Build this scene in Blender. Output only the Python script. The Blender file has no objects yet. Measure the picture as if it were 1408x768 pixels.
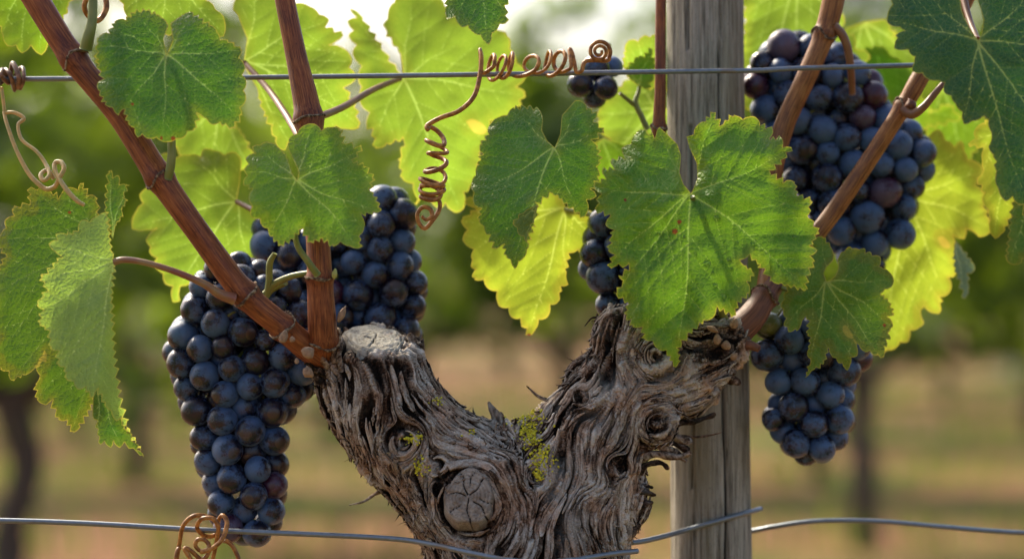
import bpy, bmesh, math, random
import numpy as np
from mathutils import Vector, Matrix
from mathutils.geometry import delaunay_2d_cdt

random.seed(7)
RNG = np.random.default_rng(11)
SC = bpy.context.scene
COL = SC.collection
R = math.radians

# ------------------------------------------------------------------ camera, sky, sun, exposure
ZC = 0.90                      # camera height above the ground
CD = 1.50                      # camera to the plane of the old vine
K0 = 0.64 / 1408               # metres per photo pixel in that plane
cam_d = bpy.data.cameras.new('camera')
cam = bpy.data.objects.new('camera', cam_d)
COL.objects.link(cam)
cam.location = (0, -CD, ZC)
cam.rotation_euler = (R(90), 0, 0)
cam_d.sensor_width = 36
cam_d.lens = 36 * CD / 0.64
cam_d.clip_start = 0.05
cam_d.clip_end = 3000
cam_d.dof.use_dof = True
cam_d.dof.focus_distance = CD - 0.022
cam_d.dof.aperture_fstop = 3.4
cam_d.dof.aperture_blades = 0
SC.camera = cam

SUN_EL, SUN_AZ = R(43), R(-38)          # behind the vine, high and to the left
world = bpy.data.worlds.new('World')
SC.world = world
world.use_nodes = True
wn = world.node_tree
wn.nodes.clear()
sky = wn.nodes.new('ShaderNodeTexSky')
sky.sky_type = 'NISHITA'
sky.sun_disc = False
sky.sun_elevation = SUN_EL
sky.sun_rotation = SUN_AZ
sky.air_density = 0.9
sky.dust_density = 5.0
sky.ozone_density = 1.0
bg = wn.nodes.new('ShaderNodeBackground')
bg.inputs['Strength'].default_value = 0.15
wo = wn.nodes.new('ShaderNodeOutputWorld')
wn.links.new(sky.outputs[0], bg.inputs['Color'])
wn.links.new(bg.outputs[0], wo.inputs['Surface'])

sun_d = bpy.data.lights.new('sun', 'SUN')
sun_d.energy = 2.9
sun_d.angle = R(4)
sun_d.color = (1.0, 0.87, 0.66)
sun = bpy.data.objects.new('sun', sun_d)
COL.objects.link(sun)
sd = Vector((math.sin(SUN_AZ) * math.cos(SUN_EL), math.cos(SUN_AZ) * math.cos(SUN_EL), math.sin(SUN_EL)))
sun.rotation_euler = (-sd).to_track_quat('-Z', 'Y').to_euler()
sun.location = sd * 20

SC.view_settings.view_transform = 'Standard'
SC.view_settings.look = 'None'
SC.view_settings.exposure = 1.08
SC.view_settings.gamma = 1.0
SC.view_settings.use_curve_mapping = False
SC.render.engine = 'CYCLES'
SC.cycles.max_bounces = 8
SC.cycles.transparent_max_bounces = 8
SC.cycles.use_denoising = True

# ------------------------------------------------------------------ helpers
def P(px, py, y=0.0):
    """photo pixel at depth y (metres behind the vine plane) to a world point"""
    k = K0 * (CD + y) / CD
    return Vector(((px - 704) * k, y, ZC + (384 - py) * k))

def PV(a, y):
    a = np.asarray(a, float); y = np.asarray(y, float)
    k = K0 * (CD + y) / CD
    return np.stack([(a[:, 0] - 704) * k, y + 0 * k, ZC + (384 - a[:, 1]) * k], 1)

def Z(ox, oy, s, pts):
    return [(ox + x / s, oy + y / s) for x, y in pts]

def mesh_obj(name, verts, faces, mat=None, parent=None, smooth=True, attrs=None):
    me = bpy.data.meshes.new(name)
    me.from_pydata([tuple(v) for v in verts], [], [tuple(int(i) for i in f) for f in faces])
    if smooth:
        me.polygons.foreach_set('use_smooth', [True] * len(me.polygons))
    for n, a in (attrs or {}).items():
        a = np.asarray(a, np.float32)
        if a.ndim == 1:
            at = me.attributes.new(n, 'FLOAT', 'POINT'); at.data.foreach_set('value', a)
        else:
            at = me.attributes.new(n, 'FLOAT_VECTOR', 'POINT'); at.data.foreach_set('vector', a.ravel())
    me.update()
    if mat: me.materials.append(mat)
    o = bpy.data.objects.new(name, me)
    COL.objects.link(o)
    if parent: o.parent = parent
    return o

def tag(o, label, cat, group=None, kind=None):
    if label: o['label'] = label
    if cat: o['category'] = cat
    if group: o['group'] = group
    if kind: o['kind'] = kind
    return o

def thing(name, label, cat, loc=(0, 0, 0), group=None):
    """an Empty at the thing's base; parts given in world coordinates are shifted by child()"""
    o = bpy.data.objects.new(name, None)
    o.empty_display_size = 0.02
    COL.objects.link(o)
    o.location = loc
    return tag(o, label, cat, group)

def child(o, par):
    """parent o to par, keeping o where it was modelled in world coordinates"""
    o.parent = par
    base = Vector((0, 0, 0)); q = par
    while q is not None:
        base = base + q.location; q = q.parent
    o.location = o.location - base
    return o

# vectorised gradient-free value noise, -1..1
def _h(ix, iy, iz, s):
    n = (ix * 374761393 + iy * 668265263 + iz * 2147483647 + s * 974634777) & 0xFFFFFFFF
    n = ((n ^ (n >> 13)) * 1274126177) & 0xFFFFFFFF
    n = ((n ^ (n >> 15)) * 2246822519) & 0xFFFFFFFF
    return ((n ^ (n >> 16)) & 0xFFFFFF) / 8388607.5 - 1.0

def vnoise(p, seed=0):
    p = np.asarray(p, float)
    i = np.floor(p).astype(np.int64); f = p - i
    u = f * f * (3 - 2 * f)
    r = 0
    for dx in (0, 1):
        wx = u[:, 0] if dx else 1 - u[:, 0]
        for dy in (0, 1):
            wy = u[:, 1] if dy else 1 - u[:, 1]
            for dz in (0, 1):
                wz = u[:, 2] if dz else 1 - u[:, 2]
                r = r + wx * wy * wz * _h(i[:, 0] + dx, i[:, 1] + dy, i[:, 2] + dz, seed)
    return r

def fbm(p, oct=3, seed=0):
    r = 0; a = 1.0
    for k in range(oct):
        r = r + a * vnoise(p * (2.03 ** k) + 17.3 * k, seed + k); a *= 0.5
    return r

def spline(pts, n=8):
    """Catmull-Rom through points (any dimension)"""
    p = np.asarray(pts, float)
    if len(p) < 3:
        t = np.linspace(0, 1, n + 1)[:, None]
        return p[0] * (1 - t) + p[-1] * t
    q = np.vstack([2 * p[0] - p[1], p, 2 * p[-1] - p[-2]])
    out = []
    for i in range(1, len(q) - 2):
        t = np.linspace(0, 1, n, endpoint=False)[:, None]
        a, b, c, d = q[i - 1], q[i], q[i + 1], q[i + 2]
        out.append(0.5 * (2 * b + (c - a) * t + (2 * a - 5 * b + 4 * c - d) * t ** 2 + (3 * b - a - 3 * c + d) * t ** 3))
    out.append(p[-1:])
    return np.vstack(out)

def tube_geo(path, rad, nseg=12, caps=True, rough=None):
    """swept tube with parallel-transported frames; returns verts, faces, (around, along, 0) coordinates"""
    path = np.asarray(path, float); n = len(path)
    rad = np.full(n, rad, float) if np.isscalar(rad) else np.asarray(rad, float)
    tan = np.gradient(path, axis=0)
    tan /= np.linalg.norm(tan, axis=1)[:, None] + 1e-12
    up = np.array([0, -1.0, 0]) if abs(tan[0][1]) < 0.9 else np.array([1.0, 0, 0])
    nrm = np.zeros((n, 3))
    v = up - tan[0] * up.dot(tan[0]); nrm[0] = v / np.linalg.norm(v)
    for i in range(1, n):
        v = nrm[i - 1] - tan[i] * nrm[i - 1].dot(tan[i]); nrm[i] = v / (np.linalg.norm(v) + 1e-12)
    bi = np.cross(tan, nrm)
    al = np.concatenate([[0], np.cumsum(np.linalg.norm(np.diff(path, axis=0), axis=1))])
    V = []; C = []
    th = np.arange(nseg) * 2 * math.pi / nseg
    for i in range(n):
        rr = rad[i] * (1 + (rough(i, th, al[i]) if rough else 0))
        ring = path[i] + np.outer(np.cos(th) * rr, nrm[i]) + np.outer(np.sin(th) * rr, bi[i])
        V.append(ring); C.append(np.stack([np.cos(th) * rad[i], np.sin(th) * rad[i], np.full(nseg, al[i])], 1))
    V = np.vstack(V); C = np.vstack(C); F = []
    for i in range(n - 1):
        for j in range(nseg):
            k = (j + 1) % nseg
            F.append((i * nseg + j, i * nseg + k, (i + 1) * nseg + k, (i + 1) * nseg + j))
    if caps:
        for i, sgn in ((0, -1), (n - 1, 1)):
            c = len(V)
            V = np.vstack([V, path[i] + tan[i] * sgn * rad[i] * 0.35]); C = np.vstack([C, [0, 0, al[i]]])
            for j in range(nseg):
                k = (j + 1) % nseg
                a, b = i * nseg + j, i * nseg + k
                F.append((a, c, b) if sgn > 0 else (b, c, a))
    return V, F, C

def merge(geos):
    """list of (V, F, dict of attrs) into one"""
    V = []; F = []; A = {}; off = 0
    for v, f, a in geos:
        V.append(np.asarray(v)); F += [tuple(i + off for i in q) for q in f]; off += len(v)
        for k, x in a.items(): A.setdefault(k, []).append(np.asarray(x, float))
    return np.vstack(V), F, {k: np.concatenate(x) for k, x in A.items()}

# ------------------------------------------------------------------ node helpers
class NT:
    def __init__(s, name):
        s.m = bpy.data.materials.new(name); s.m.use_nodes = True
        s.t = s.m.node_tree; s.t.nodes.clear()
        s.out = s.t.nodes.new('ShaderNodeOutputMaterial')
    def n(s, typ, **kw):
        nd = s.t.nodes.new('ShaderNode' + typ)
        for k, v in kw.items():
            if k.startswith('i_'):
                nd.inputs[k[2:].replace('_', ' ')].default_value = v
            else: setattr(nd, k, v)
        return nd
    def l(s, a, b): s.t.links.new(a, b)
    def put(s, sock, v):
        if isinstance(v, bpy.types.NodeSocket): s.l(v, sock)
        elif isinstance(v, (tuple, list)) and len(v) == 3 and sock.type == 'RGBA': sock.default_value = (*v, 1)
        else: sock.default_value = v
    def math(s, op, a, b=0.0, clamp=False):
        nd = s.n('Math', operation=op, use_clamp=clamp); s.put(nd.inputs[0], a); s.put(nd.inputs[1], b); return nd.outputs[0]
    def mix(s, f, a, b, blend='MIX'):
        nd = s.n('Mix', data_type='RGBA', blend_type=blend); s.put(nd.inputs[0], f); s.put(nd.inputs[6], a); s.put(nd.inputs[7], b); return nd.outputs[2]
    def mr(s, v, a, b, c=0.0, d=1.0):
        nd = s.n('MapRange', interpolation_type='SMOOTHSTEP'); s.put(nd.inputs[0], v)
        for i, x in enumerate((a, b, c, d)): s.put(nd.inputs[i + 1], x)
        return nd.outputs[0]
    def attr(s, name, vec=False):
        nd = s.n('Attribute', attribute_name=name); return nd.outputs['Vector' if vec else 'Fac']
    def noise(s, vec, scale, detail=3, rough=0.55, dim='3D', w=None, dist=0.0):
        nd = s.n('TexNoise', noise_dimensions=dim); s.l(vec, nd.inputs['Vector'])
        nd.inputs['Scale'].default_value = scale; nd.inputs['Detail'].default_value = detail
        nd.inputs['Roughness'].default_value = rough; nd.inputs['Distortion'].default_value = dist
        if w is not None: s.put(nd.inputs['W'], w)
        return nd.outputs['Fac']
    def vor(s, vec, scale, feature='DISTANCE_TO_EDGE', out='Distance', dim='3D'):
        nd = s.n('TexVoronoi', feature=feature, voronoi_dimensions=dim); s.l(vec, nd.inputs['Vector']); nd.inputs['Scale'].default_value = scale
        return nd.outputs[out]
    def vscale(s, vec, v):
        nd = s.n('VectorMath', operation='MULTIPLY'); s.put(nd.inputs[0], vec); nd.inputs[1].default_value = v; return nd.outputs[0]
    def ramp(s, f, stops):
        nd = s.n('ValToRGB'); s.l(f, nd.inputs[0]); e = nd.color_ramp.elements
        while len(e) < len(stops): e.new(0.5)
        for x, (p, c) in zip(e, stops): x.position = p; x.color = (*c, 1)
        return nd.outputs[0]
    def bump(s, h, strength, dist, normal=None):
        nd = s.n('Bump'); s.l(h, nd.inputs['Height']); nd.inputs['Strength'].default_value = strength; nd.inputs['Distance'].default_value = dist
        if normal: s.l(normal, nd.inputs['Normal'])
        return nd.outputs[0]
    def principled(s, col, rough=0.5, normal=None, spec=0.5, metal=0.0, **kw):
        nd = s.n('BsdfPrincipled'); s.put(nd.inputs['Base Color'], col); s.put(nd.inputs['Roughness'], rough)
        nd.inputs['Specular IOR Level'].default_value = spec; nd.inputs['Metallic'].default_value = metal
        if normal: s.l(normal, nd.inputs['Normal'])
        for k, v in kw.items(): s.put(nd.inputs[k.replace('_', ' ')], v)
        return nd.outputs[0]
    def done(s, sh): s.l(sh, s.out.inputs['Surface']); return s.m
    @property
    def gen(s): return s.n('TexCoord').outputs['Object']
# ------------------------------------------------------------------ materials of the setting
def mat_ground():
    t = NT('dry_ground'); c = t.n('NewGeometry').outputs['Position']
    cs = t.vscale(c, (0.10, 1.0, 1.0))
    bands = t.noise(cs, 0.8, 2, 0.5)
    n2 = t.noise(c, 1.6, 4, 0.6); n3 = t.noise(c, 14, 4, 0.7)
    soil = t.mix(n3, (0.155, 0.072, 0.040), (0.275, 0.142, 0.084))
    straw = t.mix(n3, (0.185, 0.108, 0.045), (0.265, 0.165, 0.074))
    grass = t.mix(n3, (0.038, 0.070, 0.010), (0.085, 0.115, 0.022))
    a = t.mix(t.mr(bands, 0.42, 0.56), soil, straw)
    f = t.math('ADD', t.math('MULTIPLY', bands, 0.45), t.math('MULTIPLY', n2, 0.55))
    b = t.mix(t.mr(f, 0.50, 0.56), a, grass)
    return t.done(t.principled(b, 0.95, t.bump(n3, 0.6, 0.03), 0.1))

def mat_far_leaf(name, c1, c2, tr, fac):
    t = NT(name); oi = t.n('NewGeometry').outputs['Random Per Island']
    base = t.mix(oi, c1, c2)
    p = t.principled(base, 0.5, None, 0.35)
    tl = t.n('BsdfTranslucent'); t.l(t.mix(oi, tr, (tr[0] * 1.25, tr[1] * 1.1, tr[2])), tl.inputs['Color'])
    m = t.n('MixShader'); m.inputs[0].default_value = fac
    t.l(p, m.inputs[1]); t.l(tl.outputs[0], m.inputs[2])
    return t.done(m.outputs[0])

def mat_plain_bark():
    t = NT('far_bark'); c = t.gen
    n = t.noise(t.vscale(c, (40, 40, 8)), 1.0, 4, 0.7)
    return t.done(t.principled(t.mix(n, (0.035, 0.026, 0.020), (0.14, 0.105, 0.08)), 0.9, t.bump(n, 0.8, 0.01), 0.2))

M = {}
M['ground'] = mat_ground()
M['far_leaf'] = mat_far_leaf('far_leaf', (0.020, 0.050, 0.008), (0.07, 0.13, 0.018), (0.22, 0.35, 0.016), 0.42)
M['far_bark'] = mat_plain_bark()
def mat_weed():
    return mat_far_leaf('weed_blade', (0.05, 0.10, 0.015), (0.11, 0.15, 0.03), (0.18, 0.26, 0.03), 0.4)
M['weed'] = mat_weed()

# ------------------------------------------------------------------ ground: one sheet to the horizon
def ground():
    xs = np.concatenate([-np.geomspace(900, 6, 14), np.linspace(-5, 5, 21), np.geomspace(6, 900, 14)])
    ys = np.concatenate([[-60, -20, -8], np.linspace(-4, 45, 60), np.geomspace(50, 1500, 16)])
    V = []; F = []
    for y in ys:
        for x in xs:
            z = 0.018 * math.sin(x * 1.3 + y) + 0.02 * math.sin(y * 2.1 + 0.7 * x) if abs(x) < 8 and -4 < y < 45 else 0
            V.append((x, y, z))
    nx = len(xs)
    for j in range(len(ys) - 1):
        for i in range(nx - 1):
            F.append((j * nx + i, j * nx + i + 1, (j + 1) * nx + i + 1, (j + 1) * nx + i))
    return tag(mesh_obj('ground', V, F, M['ground']), 'dry tan soil and straw between the vine rows', 'ground', kind='structure')
ground()

def blades(name, n, area, hmin, hmax, rng):
    V = []; F = []
    for k in range(n):
        x, y = area(rng); h = rng.uniform(hmin, hmax); a = rng.uniform(0, 6.28); w = 0.004 + 0.006 * rng.random()
        dx, dy = math.cos(a), math.sin(a); lx, ly = rng.uniform(-.4, .4) * h, rng.uniform(-.4, .4) * h
        b = len(V)
        V += [(x - dx * w, y - dy * w, -0.03), (x + dx * w, y + dy * w, -0.03),
              (x + dx * w * .7 + lx * .4, y + dy * w * .7 + ly * .4, h * .6), (x - dx * w * .7 + lx * .4, y - dy * w * .7 + ly * .4, h * .6), (x + lx, y + ly, h)]
        F += [(b, b + 1, b + 2, b + 3), (b + 3, b + 2, b + 4)]
    return mesh_obj(name, V, F, M['weed'], smooth=False)
ROWS = [6.4, 9.2, 12.2, 15.6, 20.0, 26.0]
def weed_area(rng):
    r = ROWS[int(rng.random() * 4)]
    cx = math.floor(rng.uniform(-5, 5) / 0.9) * 0.9
    return cx + rng.normal(0, .28), r + rng.normal(0, .22)
tag(blades('weeds', 5000, weed_area, 0.04, 0.22, np.random.default_rng(3)), 'low green weeds growing in strips under the far vine rows', 'weeds', kind='stuff')

# ------------------------------------------------------------------ the vine rows behind, out of focus
def crown_geo(seed, n, w, d, z0, z1, dense=1.0):
    r = np.random.default_rng(seed)
    V = []; F = []
    # shoots rising from the cordon, leaves set along them
    shoots = []
    for s in range(int(16 * dense)):
        x = r.uniform(-w / 2, w / 2); y = r.normal(0, d * .16)
        shoots.append((x, y, r.uniform(-.35, .35), r.uniform(-.22, .22), r.uniform(z0 + (z1 - z0) * .5, z1)))
    for k in range(n):
        sx, sy, lx, ly, zt = shoots[int(r.random() * len(shoots))]
        t = r.random() ** 0.85
        c = np.array([sx + lx * t, sy + ly * t, z0 - .04 + (zt - z0) * t]) + r.normal(0, [.085, .085, .05])
        s = r.uniform(.035, .075)
        q = Vector(r.normal(0, 1, 3)); q.y -= .6; q.z += .5; q.normalize()
        a = q.orthogonal().normalized(); b = q.cross(a)
        ang = r.uniform(0, 6.28); a, b = a * math.cos(ang) + b * math.sin(ang), b * math.cos(ang) - a * math.sin(ang)
        o = len(V)
        for m, (rad, bend) in enumerate(((.25, 0), (1, .15), (.82, .05), (1.05, .2), (.85, .05), (1.15, .3), (.85, .05), (1.05, .2), (.82, .05), (1, .15))):
            th = -math.pi / 2 + m * 2 * math.pi / 10
            v = Vector(c) + (a * math.cos(th) + b * math.sin(th)) * rad * s + q * bend * s * r.uniform(-.5, 1.5)
            V.append(tuple(v))
        ctr = len(V); V.append(tuple(Vector(c)))
        F += [(ctr, o + m, o + (m + 1) % 10) for m in range(10)]
    return V, F

def far_trunk_geo(seed, h):
    r = np.random.default_rng(seed)
    path = [(0, 0, -0.06), (r.normal(0, .02), r.normal(0, .02), h * .35), (r.normal(0, .035), 0, h * .7), (r.normal(0, .02), 0, h)]
    pp = spline(path, 8); rad = np.interp(np.linspace(0, 1, len(pp)), [0, .1, .7, 1], [.062, .05, .042, .055])
    g = [tube_geo(pp, rad, 10, rough=lambda i, th, al: 0.12 * np.sin(3 * th + al * 30) + .08 * np.sin(5 * th - al * 50))[:2] + ({},)]
    for s in (-1, 1):
        a = spline([pp[-1] - np.array([0, 0, .03]), (s * .16, 0, h + .04), (s * .38, 0, h + .03), (s * .6, 0, h + .05)], 6)
        g.append(tube_geo(a, np.linspace(.042, .016, len(a)), 8, rough=lambda i, th, al: 0.15 * np.sin(3 * th + al * 40))[:2] + ({},))
    V, F, _ = merge(g)
    return V, F

crowns = []; trunks = []
for k in range(4):
    v, f = crown_geo(40 + k, 740, 1.45, .8, .66, 2.35); crowns.append((v, f))
    trunks.append(far_trunk_geo(60 + k, .62))
cm = []; tm = []
for k in range(4):
    me = bpy.data.meshes.new('crown'); me.from_pydata(crowns[k][0], [], crowns[k][1]); me.materials.append(M['far_leaf']); cm.append(me)
    me = bpy.data.meshes.new('trunk'); me.from_pydata([tuple(x) for x in trunks[k][0]], [], trunks[k][1])
    me.polygons.foreach_set('use_smooth', [True] * len(me.polygons)); me.materials.append(M['far_bark']); tm.append(me)

def far_vine(x, y, k, label, group, sc=1.0, rz=0.0, crown=True):
    t = thing('grapevine', label, 'grapevine', (x, y, 0), group)
    t.rotation_euler = (0, 0, rz); t.scale = (sc, sc, sc)
    o = bpy.data.objects.new('trunk', tm[k % 4]); COL.objects.link(o); o.parent = t
    if crown:
        o = bpy.data.objects.new('crown', cm[k % 4]); COL.objects.link(o); o.parent = t
    return t
FAR_VINES = [  # x, row, label
    (-1.25, 4.55, 'dark near-black blurred vine trunk and crown at the left edge of the photo'),
    (-0.95, 6.6, 'blurred dark leafy vine behind the folded leaf at the left'),
    (1.156, 6.35, 'blurred vine with a straight dark trunk right of the wooden post'),
    (2.45, 6.4, 'blurred green vine of the nearest row behind the right edge leaves'),
    (-2.3, 6.3, 'blurred green vine farthest left in the nearest row behind'),
    (0.214, 9.2, 'blurred vine with dark bluish trunk seen between the yellow leaf and the old trunk'),
    (-0.42, 9.3, 'blurred vine seen low between the left grape bunch and the old trunk'),
]
for k, (x, y, lab) in enumerate(FAR_VINES):
    far_vine(x, y, k, lab, 'out of focus vines in the rows behind', rz=0.3 * (k % 3 - 1), sc=.70 if k == 1 else 1.0)
k = 0
for y, x0, x1, st in ((9.2, -4.2, 4.5, 1.35), (12.2, -5, 5.2, 1.3), (15.6, -6, 6, 1.3), (20.0, -7.5, 7.5, 1.5), (26.0, -9, 9, 1.6)):
    x = x0
    while x < x1:
        if not (y < 10 and -1.2 < x < 1.1) and not (abs(x - y * 0.004) < .5 and 10 < y < 17):
            far_vine(x + random.uniform(-.2, .2), y + random.uniform(-.15, .15), k, 'blurred leafy vine in the distant rows of the vineyard',
                     'distant vines of the vineyard', rz=random.choice((0, math.pi)) + random.uniform(-.2, .2), sc=random.uniform(.9, 1.08))
        k += 1; x += st

# tall trees at the end of the vineyard, only seen as blurred dark green between the rows
M['tree_leaf'] = mat_far_leaf('tree_leaf', (0.018, 0.045, 0.010), (0.05, 0.09, 0.018), (0.12, 0.20, 0.012), 0.35)
def tree_geo(seed):
    r = np.random.default_rng(seed); V = []; F = []
    cl = [(r.normal(0, 1.0), r.normal(0, .9), r.uniform(1.6, 6.2), r.uniform(.6, 1.1)) for _ in range(16)]
    for k in range(1000):
        x, y, z, s = cl[int(r.random() * len(cl))]
        d = r.normal(0, 1, 3); d /= np.linalg.norm(d); c = np.array([x, y, z]) + d * s * r.random() ** .4
        a = Vector(r.normal(0, 1, 3)).normalized(); b = a.orthogonal().normalized(); w = r.uniform(.10, .2); o = len(V)
        for u, v in ((-1, 0), (-.3, -.6), (.5, -.5), (1, 0), (.5, .5), (-.3, .6)):
            V.append(tuple(Vector(c) + a * u * w + b * v * w))
        F.append(tuple(range(o, o + 6)))
    tr = spline([(0, 0, -.2), (.05, 0, 1.2), (-.05, .05, 3), (.1, 0, 5)], 6)
    g = [tube_geo(tr, np.linspace(.2, .05, len(tr)), 10)[:2] + ({},)]
    for x, y, z, s in cl[:9]:
        b = spline([(0, 0, z * .55), (x * .5, y * .5, z * .85), (x, y, z)], 5); g.append(tube_geo(b, np.linspace(.07, .02, len(b)), 6)[:2] + ({},))
    tv, tf, _ = merge(g)
    me = bpy.data.meshes.new('crown'); me.from_pydata(V, [], F); me.materials.append(M['tree_leaf'])
    m2 = bpy.data.meshes.new('trunk'); m2.from_pydata([tuple(x) for x in tv], [], tf); m2.materials.append(M['far_bark'])
    return me, m2
TG = [tree_geo(s) for s in (3, 4, 5)]
for k, (x, y, s) in enumerate([(-12.5, 36, 1.15), (-10.2, 38, 1.0), (-8.9, 35, 1.2), (-6.2, 39, .55), (-4.4, 37, .6), (-2.2, 40, .8), (.3, 38, .72), (3.6, 39, .75), (5.4, 36, .98), (7.4, 38, 1.1), (9.4, 36, 1.0), (11.6, 38, 1.2), (-15, 39, 1.1), (14, 39, 1.1)]):
    t = thing('tree', 'blurred dark green tree beyond the far end of the vineyard', 'tree', (x, y, 0), 'trees at the end of the vineyard')
    t.scale = (s, s, s); t.rotation_euler = (0, 0, k * 1.7)
    for m_, nm in zip(TG[k % 3], ('crown', 'trunk')):
        o = bpy.data.objects.new(nm, m_); COL.objects.link(o); o.parent = t
# ------------------------------------------------------------------ the old vine: bark grown along a flow field
# everything here is in photo-pixel units of the vine plane: x right, y away from the camera, z = minus the photo row
def q(px, py, d=0.0): return np.array([px, d, -py], float)
ARM_L = [(q(511, 452, 4), 49), (q(513, 505, 0), 59), (q(530, 560, -4), 65), (q(572, 612, -8), 66), (q(634, 665, -6), 76), (q(688, 725, 0), 94), (q(722, 800, 0), 120), (q(722, 930, 0), 112)]
ARM_R = [(q(1000, 466, 12), 20), (q(976, 472, 10), 34), (q(940, 492, 10), 54), (q(888, 508, 4), 57), (q(850, 552, -2), 57), (q(816, 604, -4), 64), (q(790, 664, -2), 76), (q(762, 725, 0), 94), (q(738, 800, 0), 118)]
LUMPS = [(q(712, 618, -4), 27), (q(742, 604, -2), 24), (q(768, 570, 0), 18), (q(446, 500, -6), 17), (q(462, 490, -14), 20), (q(474, 458, 2), 15), (q(566, 470, 8), 12), (q(905, 488, -32), 26), (q(556, 606, -44), 20), (q(858, 462, -22), 34), (q(858, 450, 8), 22), (q(846, 462, 0), 18), (q(690, 606, 0), 24), (q(646, 690, -58), 38), (q(735, 640, -40), 26),
         (q(905, 582, -30), 24), (q(470, 540, 0), 22), (q(806, 518, 0), 18), (q(984, 480, -4), 24), (q(945, 540, 0), 26), (q(610, 700, -20), 30), (q(865, 690, 0), 26), (q(690, 660, -60), 30)]
FLAT = 0.86
CUT_N = np.array([0.05, -0.42, 0.905]); CUT_N /= np.linalg.norm(CUT_N)
CUT_P = q(512, 468, 0)
SEG = []
for arm, s in ((ARM_L, 0), (ARM_R, 1)):
    for (a, ra), (b, rb) in zip(arm[:-1], arm[1:]):
        SEG.append((a, b, ra, rb, s))
def sdf(p, weights=False):
    pp = p.copy(); pp[:, 1] /= FLAT
    acc = 0; W = []
    for a, b, ra, rb, s in SEG:
        a2 = a.copy(); b2 = b.copy(); a2[1] /= FLAT; b2[1] /= FLAT
        ab = b2 - a2
        t = np.clip(((pp - a2) @ ab) / ab.dot(ab), 0, 1)
        d = np.linalg.norm(pp - a2 - t[:, None] * ab, axis=1) - (ra + (rb - ra) * t)
        acc = acc + np.exp(-d / 11)
        W.append(d)
    for c, r in LUMPS:
        c2 = c.copy(); c2[1] /= FLAT
        d = np.linalg.norm(pp - c2, axis=1) - r
        acc = acc + np.exp(-d / 9)
    d = -11 * np.log(acc + 1e-30)
    near = (np.abs(p[:, 0] - 512) < 110) & (p[:, 2] > -560)
    cut = (p - CUT_P) @ CUT_N
    d = np.where(near, np.maximum(d, cut), d)
    return (d, W) if weights else d
def grad(p):
    e = 1.5; g = np.zeros_like(p)
    for k, s in enumerate(((1, -1, -1), (-1, -1, 1), (-1, 1, -1), (1, 1, 1))):
        s = np.array(s, float); g += s * sdf(p + s * e)[:, None]
    return g / (np.linalg.norm(g, axis=1)[:, None] + 1e-9)
EYES = [(646, 690, 44), (556, 606, 26), (905, 582, 26), (905, 488, 34), (735, 655, 18), (850, 640, 16), (800, 545, 14), (600, 640, 14)]
def flow(p):
    _, W = sdf(p, True)
    D = np.zeros_like(p)
    for d, (a, b, ra, rb, s) in zip(W, SEG):
        t = (b - a) / np.linalg.norm(b - a)
        D += np.exp(-np.clip(d, -80, 80) / 20)[:, None] * t
    D[:, 1] *= 0.6
    w = p / 62.0
    D /= np.linalg.norm(D, axis=1)[:, None] + 1e-9
    D[:, 0] += 0.95 * vnoise(w, 5) + .35 * vnoise(w * 2.3, 15); D[:, 2] += 0.55 * vnoise(w + 9, 6) + .25 * vnoise(w * 2.3 + 4, 16)
    front = np.clip((20 - p[:, 1]) / 40, 0, 1)
    for ex, ey, a in EYES:
        r = np.stack([p[:, 0] - ex, p[:, 2] + ey], 1)
        rr = np.linalg.norm(r, axis=1) + 1e-6
        rh = r / rr[:, None]
        U = D[:, [0, 2]].copy()
        k = np.minimum(a * a / np.maximum(rr * rr, 1), 1.0) * front
        ur = (U * rh).sum(1)
        N = U + k[:, None] * (U - 2 * ur[:, None] * rh)
        tang = np.stack([-rh[:, 1], rh[:, 0]], 1) * np.sign((U[:, 0] * -rh[:, 1] + U[:, 1] * rh[:, 0]) + 1e-6)[:, None]
        inn = np.clip((1.25 * a - rr) / (0.5 * a), 0, 1) * front * (1.0 if a > 40 else .25)
        N = N + (0 if a > 40 else .9) * np.exp(-(rr / (1.6 * a)) ** 2)[:, None] * front[:, None] * np.stack([-rh[:, 1], rh[:, 0]], 1) * (1 if ex > 700 else -1)
        N = N * (1 - inn)[:, None] + tang * inn[:, None]
        D[:, 0], D[:, 2] = N[:, 0], N[:, 1]
    return D / (np.linalg.norm(D, axis=1)[:, None] + 1e-9)
def px2w(p):
    y = p[:, 1] * K0
    return PV(np.stack([p[:, 0], -p[:, 2]], 1), y)

def vine_base():
    # voxel skin over the swollen skeleton, then pulled on to the distance field
    bm = bmesh.new()
    for a, b, ra, rb, s in SEG:
        n = max(2, int(np.linalg.norm(b - a) / 22))
        for i in range(n + 1):
            t = i / n; c = a * (1 - t) + b * t
            bmesh.ops.create_icosphere(bm, subdivisions=2, radius=(ra * (1 - t) + rb * t) * 1.02, matrix=Matrix.Translation(c) @ Matrix.Diagonal((1, FLAT, 1, 1)))
    for c, r in LUMPS:
        bmesh.ops.create_icosphere(bm, subdivisions=2, radius=r, matrix=Matrix.Translation(c) @ Matrix.Diagonal((1, FLAT, 1, 1)))
    me = bpy.data.meshes.new('tmp'); bm.to_mesh(me); bm.free()
    o = bpy.data.objects.new('tmp', me); COL.objects.link(o)
    md = o.modifiers.new('r', 'REMESH'); md.mode = 'VOXEL'; md.voxel_size = 1.75
    dg = bpy.context.evaluated_depsgraph_get()
    ev = o.evaluated_get(dg).to_mesh()
    V = np.zeros(len(ev.vertices) * 3); ev.vertices.foreach_get('co', V); V = V.reshape(-1, 3)
    F = [tuple(p.vertices) for p in ev.polygons]
    o.evaluated_get(dg).to_mesh_clear()
    bpy.data.objects.remove(o); bpy.data.meshes.remove(me)
    for it in range(11):
        g = grad(V); V = V - g * np.clip(sdf(V), -8, 8)[:, None]
    return V, F

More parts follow.
